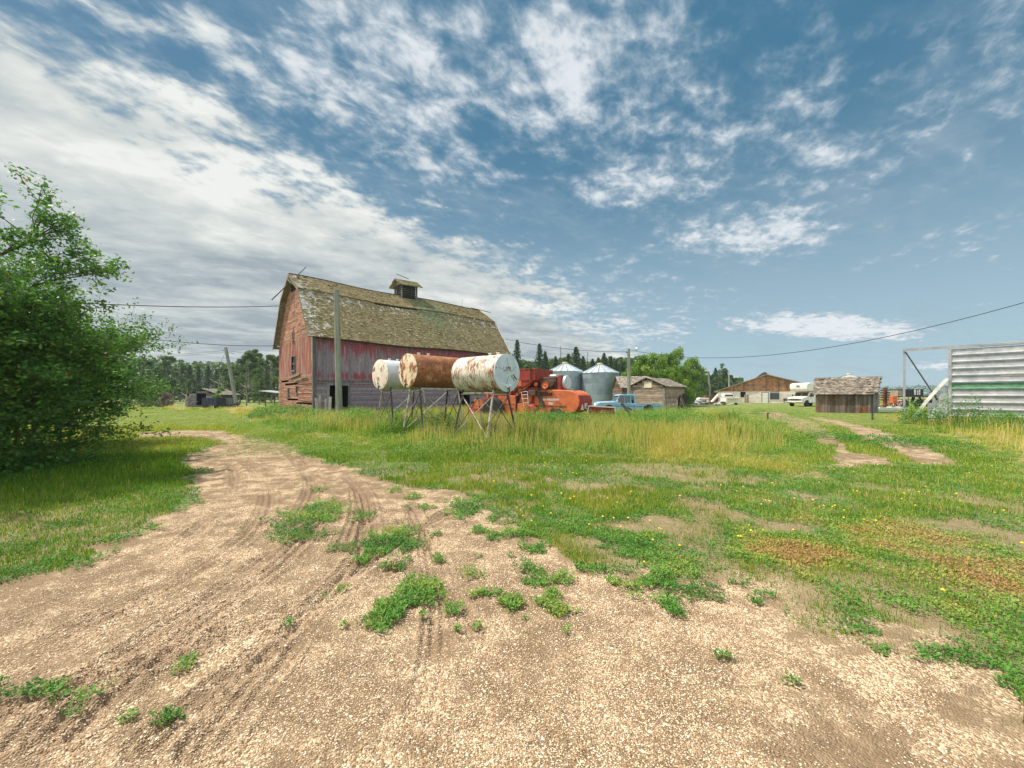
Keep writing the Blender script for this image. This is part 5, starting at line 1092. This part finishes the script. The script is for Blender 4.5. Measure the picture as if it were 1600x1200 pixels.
# ------------------------------------------------------------ cream box trailer
tr=thing('box_trailer','cream truck-box trailer seen from its tailgate beside the scrap heap','trailer',(X(1146,61),61,0),R(-8))
MB().box(-1.05,1.05,0,.05,.55,1.15).build('tailgate',M['cream'],tr,False,.02); MB().box(-1.05,-1.0,.05,3,.5,1.15).box(1.0,1.05,.05,3,.5,1.15).box(-1.05,1.05,.05,3,.5,.55).box(-1.05,1.05,3,3.05,.5,1.9).build('trailer_box',M['whitepaint'],tr)
MB().box(-1.0,1.0,-.03,-.005,.58,.62).box(-1.0,1.0,-.03,-.005,1.04,1.1).build('tailgate_trim',M['capyellow'],tr)
for k in range(6): MB().box(-.8+k*.26,-.65+k*.26,-.015,-.004,.76,.9).build('tailgate_mark',M['greywood'],tr)
MB().box(-1.05,1.05,-.12,0,.38,.50).build('bumper',M['whitepaint'],tr,False,.02)
MB().box(-.7,.8,1.8,3.0,1.15,1.75).build('cab_stub',M['whitepaint'],tr,False,.08); MB().box(-.55,.65,1.78,1.80,1.35,1.65).build('rear_window',M['glass'],tr)
for x_ in (-.9,.9): wheel(tr,(x_,1.3,.34),.35,.2,M['pipedark'],'x')
# ------------------------------------------------------------ scrap heap by the white shed
rj=random.Random(3); n=0
JL=[('plank','pale warped plank on the scrap heap'),('panel','white dented panel on the scrap heap')]
def at(px,d,z=0): return (X(px,d),d,z)
for i,(px,d,w,h,dpth,m_,lab,cat) in enumerate([
 (1087,60,1.3,.45,.9,'whitepaint','white dented appliance lying at the left end of the scrap heap','appliance'),
 (1093,63,1.2,.7,.8,'tankend','pale blue chest lying on the scrap heap','chest'),
 (1100,64,1.9,1.15,1.2,'whitepaint','white camper shell standing on the scrap heap','camper shell'),
 (1105,61,1.0,.5,.7,'greywood','grey crate in front of the white camper shell','crate'),
 (1098,61,.8,.35,.6,'rust','rusty bin in front of the camper shell','bin'),
 (1117,63,1.1,.5,.8,'greywood','grey broken crate right of the sloping auger','crate'),
 (1122,60,1.2,.28,.8,'whitepaint','low white slab in front of the scrap heap','slab'),
 (1129,62,1.3,.55,.6,'blond','blond timber block next to the cream trailer','timber'),
 (1112,66,2.4,1.5,1.4,'rust','brown rusty bale rack behind the scrap heap','rack'),
 (1125,66,1.4,1.2,1.0,'pipedark','dark machine block behind the scrap heap','machine')]):
    t=thing(cat.replace(' ','_') if cat!='bin' else 'scrap_bin',lab,cat,at(px,d),R(rj.uniform(-25,25)))
    b=MB().prism([(-w/2,0),(-w/2*.9,h*.85),(-w*.3,h),(w*.38,h*.95),(w/2,h*.6),(w/2,0)],'y',0,dpth); b.build('casing',M[m_],t,False,.04)
    MB().box(-w*.3,w*.2,-.03,-.002,h*.25,h*.6).build('opening',M['dark'] if i%2 else M['glass'],t)
    MB().box(-w*.45,w*.4,-.03,0,h*.7,h*.76).build('lip',M['greywood'],t)
labs=['long pale plank sloping off the left of the scrap heap','short pale board lying flat in front of the appliance','white strip lying across the crate','thin grey pole poking up from the heap','broken board leaning to the right','pale beam on the grass before the slab','dark pipe lying behind the slab','light board by the trailer wheel','grey stick standing upright at the left end','brown stick standing beside the camper shell']
for i,(px,d,dx,dz,r_) in enumerate([(1090,58,2.2,.5,.08),(1086,57,1.2,.05,.06),(1104,59,1.5,.3,.06),(1084,60,.3,1.7,.04),(1121,60,1.0,.9,.06),(1116,57.5,2.0,.05,.07),(1124,61,1.6,.4,.06),(1134,58,1.2,.2,.07),(1080,56,.1,1.1,.04),(1108,62,.2,1.8,.05)]):
    tag(MB().beam(at(px,d,.08),(X(px,d)+dx,d+rj.uniform(-.4,.4),.08+dz),r_*2,r_).build('scrap_timber',M[['blond','whitepaint','greywood'][i%3]]),labs[i],'scrap timber',None)
au=thing('grain_auger','white auger tube sloping down onto the scrap heap','auger',at(1111,63),R(0))
MB().tube((0,0,.3),(X(1127,63)-X(1111,63),1,Z(617,63)),.22,.2,12).build('auger_tube',M['cream'],au,True); MB().box(-.3,.3,-.3,.3,0,.45).build('hopper',M['rust'],au)
# dark tyres and slabs at the end of the plank shed
for i,(px,d,h,lab) in enumerate([(1064,37,1.6,'black upright slab at the right corner of the plank shed, left one'),(1069,36.5,1.75,'black upright slab at the right corner of the plank shed, right one')]):
    tag(MB().prism([(-.30,0),(-.26,h*.8),(-.1,h),(.16,h*.97),(.3,h*.7),(.33,0)],'y',0,.25).build('rubber_slab',M['black'],loc=(X(px,d),d,0)),lab,'rubber slab')
for i,(px,d,a) in enumerate([(1073,36,.5),(1077,36.2,.7),(1058,37,-.1),(1050,37,.1),(1042,36.8,.0)]):
    tag(MB().beam((X(px,d),d,0),(X(px,d)-a,d+.2,1.25+.2*math.sin(i*2)),.08,.05).build('fence_stake',M['oldwood']),ORD[i]+' grey stake from the '+'right in the row beside the plank shed' if False else 'weathered stake, '+['right of the black slabs leaning left','farthest right and most tilted by the black slabs','just left of the black slabs','upright, second left of the black slabs','upright, third left of the black slabs'][i],'stake')
# posts leaning on the barn front
for i,(px0,py0,px1,d,lab) in enumerate([(491,622,498,26.6,'pale plank leaning at the barn corner, leftmost of four'),(497,618,499,26.9,'short grey post near the barn corner, second from left of four'),(507,623.5,508.5,26.5,'grey post left of the barn doorway, third from left of four'),(513.5,620,514.5,26.4,'wide grey post touching the barn doorway, rightmost of four')]):
    tag(MB().beam((X(px1,d),d,-.1),(X(px0,d),d+.25,Z(py0,d)),.16,.10).build('leaning_post',M['deadwood']),lab,'wooden post','posts leaning by the barn doorway')
# fence posts with wire
for (px,d,lab) in ((1199.5,23,'short dark fence post beside the left wheel rut'),(1363,24.5,'short dark fence post in front of the dark plank shed')):
    t=thing('fence_post',lab,'fence post',(X(px,d),d,0),0,'short posts of the wire fence')
    MB().path([(0,0,-.2),(.01,0,.55)],[.05,.045],8).build('post_shaft',M['pipedark'],t,True); MB().tube((-.06,0,.50),(.14,0,.52),.02).build('insulator',M['black'],t)
wire('fence_wire',(X(1060,24),24,.55),(X(1199.5,23),23,.5),.04,'thin fence wire running left from the short post by the rut',.006)
# ------------------------------------------------------------ steel loading shed on the right
P0=Vector((X(1600,20),20,0)); dW=Vector((-.634,.773,0)).normalized(); rzw=math.atan2(-dW.y,-dW.x)
O=P0+dW*4.35  # left post
sw_=thing('steel_panel_shed','grey ribbed steel wall with a green stripe and open left bay at right edge','steel shed',tuple(O),rzw)
zt=4.35; bay=1.82; Lw=9.5
MB().box(-.05,.05,-.05,.05,0,zt-.1).build('corner_post',M['beamgalv'],sw_); MB().box(bay-.06,bay+.06,-.07,.05,0,zt-.2).build('bay_post',M['galvpanel'],sw_)
MB().box(-.05,Lw,-.08,.08,zt-.14,zt).build('top_beam',M['beamgalv'],sw_,False,.015); MB().box(-.06,2.9,-.10,-.082,zt-.155,zt+.004).build('beam_cover',M['beamgalv'],sw_)
MB().box(-.05,Lw,-.02,.06,zt-.34,zt-.16).build('header_strip',M['galvpanel'],sw_) if False else None
MB().beam((.06,0,zt-.2),(1.35,0,1.3),.07,.05,up=(0,1,0)).build('diagonal_brace',M['pipedark'],sw_)
npan=11; ph=(zt-.2)/npan
for k in range(npan):
    z0=k*ph; m_=M['greenpanel'] if k==5 else M['galvpanel']
    pr=[(.03,z0+.012),(-.075,z0+.035),(-.085,z0+ph*.12),(-.075,z0+ph*.22),(-.03,z0+ph*.34),(-.02,z0+ph*.60),(-.02,z0+ph*.88),(.01,z0+ph*.96),(.03,z0+ph*.99)]
    for xa,xb in ((bay+.065,4.6),(4.55,7.3),(7.25,Lw)):
        dj=ru(-.004,.004)+(.006 if xa==4.55 else 0); MB().prism([(p_[0]-dj,p_[1]) for p_ in pr],'x',xa,xb).build('steel_panel',m_,sw_,label='green painted rib of the steel wall' if k==5 else None)
MB().box(bay+1.75,bay+2.55,-.032,-.022,2.60+.0,2.78).build('blank_plate',M['whitepaint'],sw_)
for yb in (3.2,6.4):
    MB().box(bay-.06,bay+.06,yb-.05,yb+.05,0,zt-.2).box(Lw-.1,Lw,yb-.05,yb+.05,0,zt-.2).build('rear_post',M['galvpanel'],sw_)
MB().box(Lw-.06,Lw,0,6.4,0,zt-.15).build('end_wall',M['galvpanel'],sw_)
# curved quonset end beside it
qs=thing('quonset_stub','white curved arch edge and upright pale sheets left of the steel wall','arched shed',tuple(O+Vector((0,0,0))-dW*0),rzw)
arc=[]; 
for i in range(13):
    t_=i/12; arc.append((.42+ (bay-.08-.42)*t_, -.12, .35+2.1*(1-(1-t_)**1.55)**.95 if False else .1+2.42*(t_**.80)))
mb=MB()
for a_,b_ in zip(arc[:-1],arc[1:]): mb.beam(a_,b_,.10,.16)
mb.build('arch_edge',M['whitepaint'],qs)
mb=MB(); x=.95
while x<bay-.1:
    t_=(x-.42)/(bay-.5); zt_=.1+2.42*(max(t_,0)**.8)-.12; mb.box(x,x+.10,-.02,.0,0,zt_); mb.box(x+.10,x+.20,.01,.03,0,zt_); x+=.2
mb.build('upright_sheet',M['tankplain'],qs)
MB().box(bay-.42,bay-.08,-.10,-.08,0,1.7).build('corner_sheet',M['galvpanel'],qs)
# ------------------------------------------------------------ far right junk
hr=thing('harrow_stack','brown rusty stack of harrow sections standing beyond the dark plank shed','farm implement',(X(1384,46),46,0),R(10))
MB().beam((-.1,0,0),(-.1,0,2.45),.35,.25).build('mast',M['rust'],hr)
for k in range(5): MB().beam((-.95,-.15,1.0+k*.28),(.75,-.15,1.02+k*.28),.16,.12).build('tine_bar',M['rust'],hr)
tb=thing('truss_conveyor','red rusty lattice conveyor frame lying on the ground','conveyor',(X(1371,42),42,0),R(-4))
mb=MB(); mb.beam((0,0,.35),(2.6,0,.95),.08,.08); mb.beam((0,0,.0),(2.6,0,.45),.08,.08)
for k in range(7): x=k*.4; mb.beam((x,0,.02+x*.17),(x+.2,0,.40+x*.22),.05,.05); mb.beam((x+.2,0,.40+x*.22),(x+.4,0,.05+x*.19),.05,.05)
mb.build('lattice_frame',M['rustred'],tb) if 'rustred' in M else mb.build('lattice_frame',M['red'],tb)
MB().box(1.5,1.95,-.1,.4,.7,1.5).build('drive_housing',M['orange'],tb,False,.06); MB().box(2.0,2.5,.0,.5,.1,1.05).build('motor_box',M['tankplain'],tb,False,.04)
for i,(px,d,dx,lab) in enumerate([(1372,38,2.2,'pale blue sheet lying flat in front of the lattice conveyor'),(1390,38.5,1.9,'white sheet lying flat left of the wagon'),(1404,39,1.1,'bluish sheet edge nearest the steel shed post')]):
    tag(MB().prism([(0,.12),(.2,.42),(dx*.8,.36),(dx,.18),(dx*.6,.05)],'y',0,.5).build('sheet_scrap',M['tankend' if i!=1 else 'whitepaint'],loc=(X(px,d),d,0)),lab,'scrap sheet')
cr=thing('corral_fence','brown corral fence of thin rails across the far yard','fence',(X(1366,60),60,0),0)
for k in range(12): MB().tube((k*.75,0,0),(k*.75,0,1.75+.1*math.sin(k*3)),.05,None,6).build('post',M['oldwood'],cr)
for z_ in (.5,.9,1.3,1.6): MB().beam((0,0,z_),(8.3,0,z_+.03),.04,.09).build('rail',M['oldwood'],cr)
wt=thing('flat_wagon','dark running gear wagon with a navy and white box behind the steel post','wagon',(X(1431,44),44,0),R(-5))
MB().box(-1.1,1.5,0,1.8,1.35,1.45).build('deck',M['pipedark'],wt); MB().box(-1.0,.9,.1,1.6,1.45,2.25).build('load_box',M['navy'],wt,False,.03); MB().box(-.1,.05,.05,.1,1.6,2.2).box(.4,.5,.05,.1,1.6,2.2).box(.2,.3,.05,.1,1.6,2.1).build('box_mark',M['whitepaint'],wt)
MB().box(-1.7,-1.05,.2,1.2,1.45,2.1).build('end_crate',M['blond'],wt,False,.02); MB().beam((-2.0,.5,1.40),(2.6,.5,1.5),.14,.12).beam((0,.5,.6),(.3,.6,1.4),.2,.2).beam((1.1,.5,.6),(.9,.6,1.4),.15,.15).build('chassis',M['pipedark'],wt)
for x_ in (-1.2,.5,1.7): wheel(wt,(x_,.1,.55),.55,.25,M['rust'])
# ------------------------------------------------------------ trees
LM=leafmat('aspen leaf',[(0,(.030,.075,.022)),(.5,(.080,.155,.042)),(1,(.17,.25,.07))],.3)
LW=leafmat('willow leaf',[(0,(.06,.14,.02)),(.5,(.17,.29,.045)),(1,(.33,.42,.09))],.35)
LS=leafmat('spruce needle',[(0,(.018,.045,.022)),(.5,(.038,.085,.038)),(1,(.08,.13,.05))],.12)
LD_=leafmat('dead twig',[(0,(.12,.08,.06)),(1,(.26,.2,.16))],.1)
LN=leafmat('near shrub leaf',[(0,(.035,.11,.022)),(.45,(.085,.215,.042)),(.8,(.20,.34,.06)),(.97,(.30,.40,.09)),(1,(.50,.14,.06))],.35,.5)
def leafmesh(name,C,s,v,mat_,wid=.55,flat=.5):
    n=len(C); d=rng.normal(size=(n,3)); d[:,2]*=flat; d/=np.linalg.norm(d,axis=1)[:,None]; e=rng.normal(size=(n,3)); e=e-(e*d).sum(1)[:,None]*d; e/=np.linalg.norm(e,axis=1)[:,None]
    s=s[:,None]; P=np.stack([C-d*s*.5,C+e*s*wid*.5,C+d*s*.5,C-e*s*wid*.5],1).reshape(-1,3)
    me=npmesh(name,P,np.arange(4*n).reshape(n,4),mat_,np.clip(v,0,1)); return me
def crown_pts(N,h0,h1,r,clumps,seed,shape='round'):
    g=np.random.default_rng(seed); cs=[]
    for _ in range(clumps):
        t=g.random(); z=h0+(h1-h0)*t
        prof=math.sin(math.pi*min(1,max(.02,t*.82+.14)))**.7 if shape=='round' else (1-t)**.8
        a=g.uniform(0,6.28); rr=r*prof*g.random()**.4*.82; cs.append((rr*math.cos(a),rr*math.sin(a),z,r*g.uniform(.20,.42)*(1.15-.45*t),g.normal(0,.14)))
    cs=np.array(cs); k=g.integers(0,clumps,N); dv=g.normal(size=(N,3)); dv/=np.linalg.norm(dv,axis=1)[:,None]; rad=g.random(N)**.5
    C=cs[k,:3]+dv*(cs[k,3]*rad)[:,None]*np.array([1,1,.8]); return C,.42+cs[k,4]+g.normal(0,.12,N),cs
def deciduous(N,h,r,seed,mat_,leaf,barkm,clumps=26,base=.22,lbl=None):
    root=D.objects.new('tree',None); 
    C,v,cs=crown_pts(N,h*base,h*.97,r,clumps,seed); g=np.random.default_rng(seed+1)
    cr=leafmesh('crown',C,leaf*g.uniform(.6,1.4,N),v,mat_)
    mb=MB().path([(0,0,-.2),(r*.03,0,h*.3),(0,r*.04,h*.6),(0,0,h*.92)],[h*.020,h*.016,h*.010,h*.003],8)
    for c in cs[:14]: 
        z0=c[2]*ru(.45,.7); mb.path([(0,0,z0),(c[0]*.5,c[1]*.5,(z0+c[2])/2),(c[0],c[1],c[2])],[h*.008,h*.005,h*.002],5)
    return cr,mb.build('trunk',barkm,None,True)
def spruce(h,r,seed,mat_,dead=False):
    g=np.random.default_rng(seed); P=[];V=[];mb=MB().path([(0,0,-.2),(0,0,h)],[h*.016,h*.002],7)
    nb=int(h*(15 if not dead else 8)); 
    for i in range(nb):
        t=(i/nb)**.9; z=h*(.08+.91*t); L=r*((1-t)**.85)*g.uniform(.55,1.15)+.12; a=i*2.4+g.normal(0,.3); dz=-L*g.uniform(.15,.45)
        ex=np.array([math.cos(a)*L,math.sin(a)*L,dz]); m_=int(12*L/r+14) if not dead else int(3*L/r+2)
        u=g.random(m_)**.7; pts=np.array([0,0,z])+ex*u[:,None]+g.normal(0,.10*L+.06,(m_,3))*np.array([1,1,.5]); P.append(pts); V.append(.45+g.normal(0,.15)+.2*(u-.5)+g.normal(0,.08,m_))
        if i%3==0: mb.path([(0,0,z),(ex[0]*.9,ex[1]*.9,z+dz*.9)],[.04,.012],4)
    C=np.vstack(P); v=np.concatenate(V); cr=leafmesh('crown',C,g.uniform(.22,.50,len(C))*(1.0 if not dead else .6)*h/13,v,mat_,.45,.45)
    return cr,mb.build('trunk',M['bark'],None,True)
def proto(pair):
    for o in pair: COL.objects.unlink(o)
    return pair
def plant(pr,name,label,px,d,sc,rz=None,group=None,cat='tree',x=None):
    t=thing(name,label,cat,(X(px,d) if x is None else x,d,0),ru(0,6.28) if rz is None else rz,group); t.scale=(sc[0],sc[0],sc[1])
    for o in pr:
        c=o.copy(); c.name=o.name.split('.')[0]; COL.objects.link(c); c.parent=t
    return t
ASP=[proto(deciduous(6500,12,3.0,100+i,LM,.34,M['aspenbark'],34,.10)) for i in range(4)]
SPR=[proto(spruce(13,3.1,200+i,LS)) for i in range(4)]
DSP=[proto(spruce(13,1.6,300,LD_,True))]
WIL=[proto(deciduous(11000,7.5,3.3,400+i,LW,.24,M['bark'],40,.06)) for i in range(3)]
def hgt(py,d): return Z(py,d)
# left woods: (px, top py, depth, kind, width scale)
def row(lst,desc,grp):
    lst=sorted(lst); cnt={}
    tot={}
    for e in lst: tot[e[3]]=tot.get(e[3],0)+1
    for i,(px,py,d,kd,ws) in enumerate(lst):
        cnt[kd]=cnt.get(kd,0)+1; j=cnt[kd]
        h=hgt(py,d)
        if kd=='a': pr,nm,base,H0,ad=ASP[i%4],'aspen_tree','leafy aspen',12,'mid green'
        elif kd=='s': pr,nm,base,H0,ad=SPR[i%4],'spruce_tree','dark pointed spruce',13,''
        elif kd=='d': pr,nm,base,H0,ad=DSP[0],'dead_spruce','dead grey brown spruce',13,''
        else: pr,nm,base,H0,ad=WIL[i%3],'willow_tree','bright green bushy willow',7.5,''
        lab=(f'{base}, {ORD[j-1]} from the left {desc}' if tot[kd]>1 else f'{base} standing alone {desc}')
        plant(pr,nm,lab,px,d,(h/H0*ws,h/H0),None,grp)
row([(226,560,88,'a',1.3),(247,572,80,'a',1.2),(262,556,92,'a',1.2),(281,562,86,'a',1.1),(296,570,84,'s',1.2),(310,571,95,'s',1.1),(325,571,92,'s',1.1),(338,577,98,'s',1.1),(349,574,88,'a',1.1),(362,572,78,'a',1.0),(375,568,82,'a',1.1),(388,549,78,'a',1.05),(397,546,86,'a',1.1),(412,560,74,'a',1.1),(424,554,80,'a',1.0),(437,556,84,'a',1.2),(300,592,72,'a',1.3),(270,590,70,'a',1.4),(355,598,66,'a',1.3),(236,596,66,'a',1.4),(205,570,80,'a',1.3),(452,560,88,'a',1.2),(405,592,64,'a',1.2)],'in the woods left of the barn','trees in the woods left of the barn')
row([(808,530,70,'s',.9),(843,536,84,'s',1.0),(852,548,88,'s',1.0),(868,556,96,'s',1.1),(876,540,90,'d',1.0),(888,552,92,'s',1.2),(900,541,84,'s',1.35),(911,556,90,'s',1.1),(918,549,86,'d',.9),(926,560,94,'s',1.2),(935,558,88,'s',1.1),(944,551,88,'s',1.2),(954,556,90,'s',1.0),(962,562,92,'s',1.1),(972,565,94,'s',1.2),(980,564,98,'a',1.1),(822,570,84,'a',1.1),(834,575,80,'a',1.2),(862,574,84,'a',1.2),(894,570,100,'a',1.1),(923,568,98,'a',1.2),(951,568,98,'a',1.2),(795,560,92,'s',1.2),(812,568,96,'a',1.3)],'in the row behind the grain bins','trees behind the grain bins')
row([(1003,556,54,'w',.95),(1022,552,52,'w',.95),(1042,553,56,'w',.9),(1058,543,58,'w',.62),(1070,570,52,'w',.75),(990,572,56,'w',.8),(1082,560,70,'w',.72),(1040,575,48,'w',.8)],'behind the plank shed','willows behind the plank shed')
row([(1094,575,96,'a',1.1),(1104,580,100,'a',1.1),(1113,584,104,'s',1.1),(1118,574,108,'s',1.2),(1127,568,112,'a',1.0),(1134,575,112,'s',1.3),(1142,586,112,'a',1.1),(1150,590,116,'a',1.1),(1098,592,84,'a',1.3),(1158,596,118,'a',1.0),(1122,588,100,'a',1.2)],'in the clump left of the long white shed','trees left of the long white shed')
# far wooded skyline: one mass, reads as a single strip
C=[];V=[]
for (x0,x1,d,hh,N) in ((1360,2900,330,9,22000),(960,1160,125,9,9000),(1150,1370,300,8,5000),(-1600,480,130,12,56000),(770,1010,125,12.5,16000)):
    px=rng.uniform(x0,x1,N); dd=d*rng.uniform(.95,1.1,N); xx=(px-800)/F*dd; top=hh*(.55+.8*fbm(xx*.045,dd*.02,66,4)); C.append(np.stack([xx,dd,top*rng.random(N)**.8],1)); V.append(.35+rng.normal(0,.16,N))
C=np.vstack(C); o=leafmesh('woodland',C,rng.uniform(.5,1.5,len(C)),np.concatenate(V),LM,.8,.6); tag(o,'distant dark belt of woodland along the horizon','woods',None,'stuff')
# dead snags and brush near the grey shed
for i,(px,d,h,lab) in enumerate([(341,53,4.3,'bleached dead snag behind the roof of the grey shed'),(291,48,2.3,'bleached forked snag left of the grey shed'),(385,56,3.6,'tangled grey dead willow left of the barn'),(347,60,3.0,'brown dead brush right of the grey shed')]):
    t=thing('dead_snag',lab,'dead tree',(X(px,d),d,0),ru(0,6)); mb=MB(); r2=random.Random(i); mb.path([(0,0,-.1),(.1,0,h*.4),(-.25,0,h)],[.12,.08,.02],6)
    mb.build('trunk',M['deadwood'],t,True); mb=MB()
    for k in range(16 if i>=2 else 7): z=h*r2.uniform(.1,.8); a=r2.uniform(0,6.28); L=r2.uniform(.5,1.6); mb.path([(0,0,z),(L*.6*math.cos(a),L*.6*math.sin(a),z+L*.3),(L*math.cos(a),L*math.sin(a),z+L*r2.uniform(.1,.7))],[.04,.025,.008],5)
    mb.build('branches',M['deadwood'],t)
def shrub(name,label,px,d,h,r,m_,seed,N=2500):
    C,v,cs=crown_pts(N,h*.08,h,r,14,seed); t=thing(name,label,'shrub',(X(px,d),d,0)); o=leafmesh('foliage',C,np.full(N,.14)*rng.uniform(.6,1.4,N),v,m_); o.parent=t
    mb=MB(); 
    for c in cs: mb.path([(0,0,0),(c[0]*.5,c[1]*.5,c[2]*.6),(c[0],c[1],c[2])],[.04,.02,.008],4)
    mb.build('stems',M['bark'],t)
shrub('green_shrub','yellow green shrub at the right side of the grey shed',344,49,2.4,.9,LW,501)
shrub('brown_shrub','brownish round bush on the lawn edge near the left trees',255,52,1.9,1.3,LD_,502,3500)
shrub('dark_shrub','dark low bush at the far end of the lawn, leftmost',222,50,2.0,1.8,LM,503,4000)
shrub('dark_shrub','dark low bush just left of the brown round bush',240,56,2.4,1.8,LM,504,4000)
# ------------------------------------------------------------ near shrub trees at left
def neartree(loc,h,R0,seed,label,dens=1.0,leaf=.075,lower=True,rightmost=1.0,reach=None):
    rr=random.Random(seed); g=np.random.default_rng(seed)
    t=thing('leafy_shrub_tree',label,'tree',loc,0); mb=MB(); twigs=[]
    def grow(p,d,L,r,lvl):
        n=4; pts=[p]; rs_=[r]; q_=p.copy(); dd=d.copy()
        for i in range(n):
            dd=(dd+Vector((rr.gauss(0,.16),rr.gauss(0,.16),rr.gauss(0,.10)+(.05 if lvl<2 else -.02)))).normalized(); q_=q_+dd*(L/n); pts.append(q_.copy()); rs_.append(r*(1-.7*(i+1)/n))
        if lvl<4: mb.path(pts,rs_,6 if lvl<2 else 4,False)
        elif dens>.8: mb.path([pts[0],pts[2],pts[4]],[r,r*.8,r*.5],3,False)
        if lvl>=2: twigs.append((pts,lvl))
        if lvl<4:
            nb=(7,6,6,5)[lvl]
            for k in range(nb):
                u_=rr.uniform(.25,1.0); i=min(int(u_*n),n-1); b=pts[i].lerp(pts[i+1],u_*n-i)
                ax=Vector((rr.gauss(0,1),rr.gauss(0,1),rr.gauss(0,.5)+.15)).normalized(); nd=(dd*.75+ax*.85).normalized()
                grow(b,nd,L*rr.uniform(.45,.72),r*.45,lvl+1)
    nst=9
    for k in range(nst):
        a=2*math.pi*k/nst+rr.uniform(-.3,.3); lean=rr.uniform(.15,.95); d=Vector((math.cos(a)*lean,math.sin(a)*lean,1)).normalized(); L=h*rr.uniform(.42,.62)*(1-.25*lean)
        grow(Vector((math.cos(a)*.25,math.sin(a)*.25,-.05)),d,L,.065,0)
    if reach:
        for (z,ln,az,el) in reach:
            grow(Vector((.6*math.cos(az),.6*math.sin(az),z)),Vector((math.cos(az)*math.cos(el),math.sin(az)*math.cos(el),math.sin(el))),ln,.035,1)
    mb.build('branches',M['bark'],t,True)
    C=[];V=[]
    for pts,lvl in twigs:
        m_=int((8 if lvl==2 else 11)*dens); u_=g.random(m_)*(len(pts)-1.001); i=u_.astype(int); A=np.array(pts); f=(u_-i)[:,None]; P=A[i]*(1-f)+A[i+1]*f+g.normal(0,.055,(m_,3))
        C.append(P); V.append(np.full(m_,g.normal(.42,.12))+g.normal(0,.1,m_))
    # inner and low foliage so the shrub is closed to the ground
    N=int(15000*dens); 
    if lower:
        a=g.uniform(0,6.28,N); z=h*.62*g.random(N)**.9; ro=R0*(.72+.38*fbm(a*1.6+seed,z*1.3,seed,4))*np.sqrt(np.clip(1-((z-h*.26)/(h*.62))**2,.05,1)); q_=g.random(N)**.35
        C.append(np.stack([ro*q_*np.cos(a),ro*q_*np.sin(a),z],1)+g.normal(0,.05,(N,3))); V.append(.34+.5*(fbm(a*3,z*2,seed+3,3)-.5)+g.normal(0,.1,N))
    C=np.vstack(C); v=np.concatenate(V); k=C[:,2]>.03; C=C[k];v=np.minimum(v[k],.93); v[g.random(len(v))<.0015]=1.0
    o=leafmesh('foliage',C,leaf*g.uniform(.55,1.3,len(C)),v,LN,.5,.6); o.parent=t; print(label,len(C)); return t
neartree((-10.95,7.4,0),6.1,2.05,21,'big dark leafy shrub tree filling the left edge of the lawn',1.0,.085,True,reach=[(2.2,1.5,R(30),R(14)),(2.6,1.3,R(15),R(28)),(1.7,1.3,R(5),R(8)),(1.2,1.3,R(-25),R(8)),(3.2,1.5,R(10),R(40)),(4.0,1.5,R(10),R(48))])
neartree((-11.6,3.4,0),4.6,1.9,22,'leafy shrub tree nearest the camera at the far left',.7,.085)
neartree((-14.6,11.4,0),6.0,2.4,23,'leafy shrub tree behind the big one at the far left',.6,.10)
# ------------------------------------------------------------ haze
m,nt_,o_=newmat('haze air'); pv=nt_.nodes.new('ShaderNodeVolumePrincipled'); pv.inputs['Color'].default_value=(.80,.90,1,1); pv.inputs['Density'].default_value=.00032; pv.inputs['Anisotropy'].default_value=.2
nt_.links.new(pv.outputs[0],o_.inputs['Volume'])
hz=MB().box(-420,420,-30,420,-1.5,17).build('haze',m); tag(hz,'thin pale summer haze over the yard and woods',None,None,'stuff')
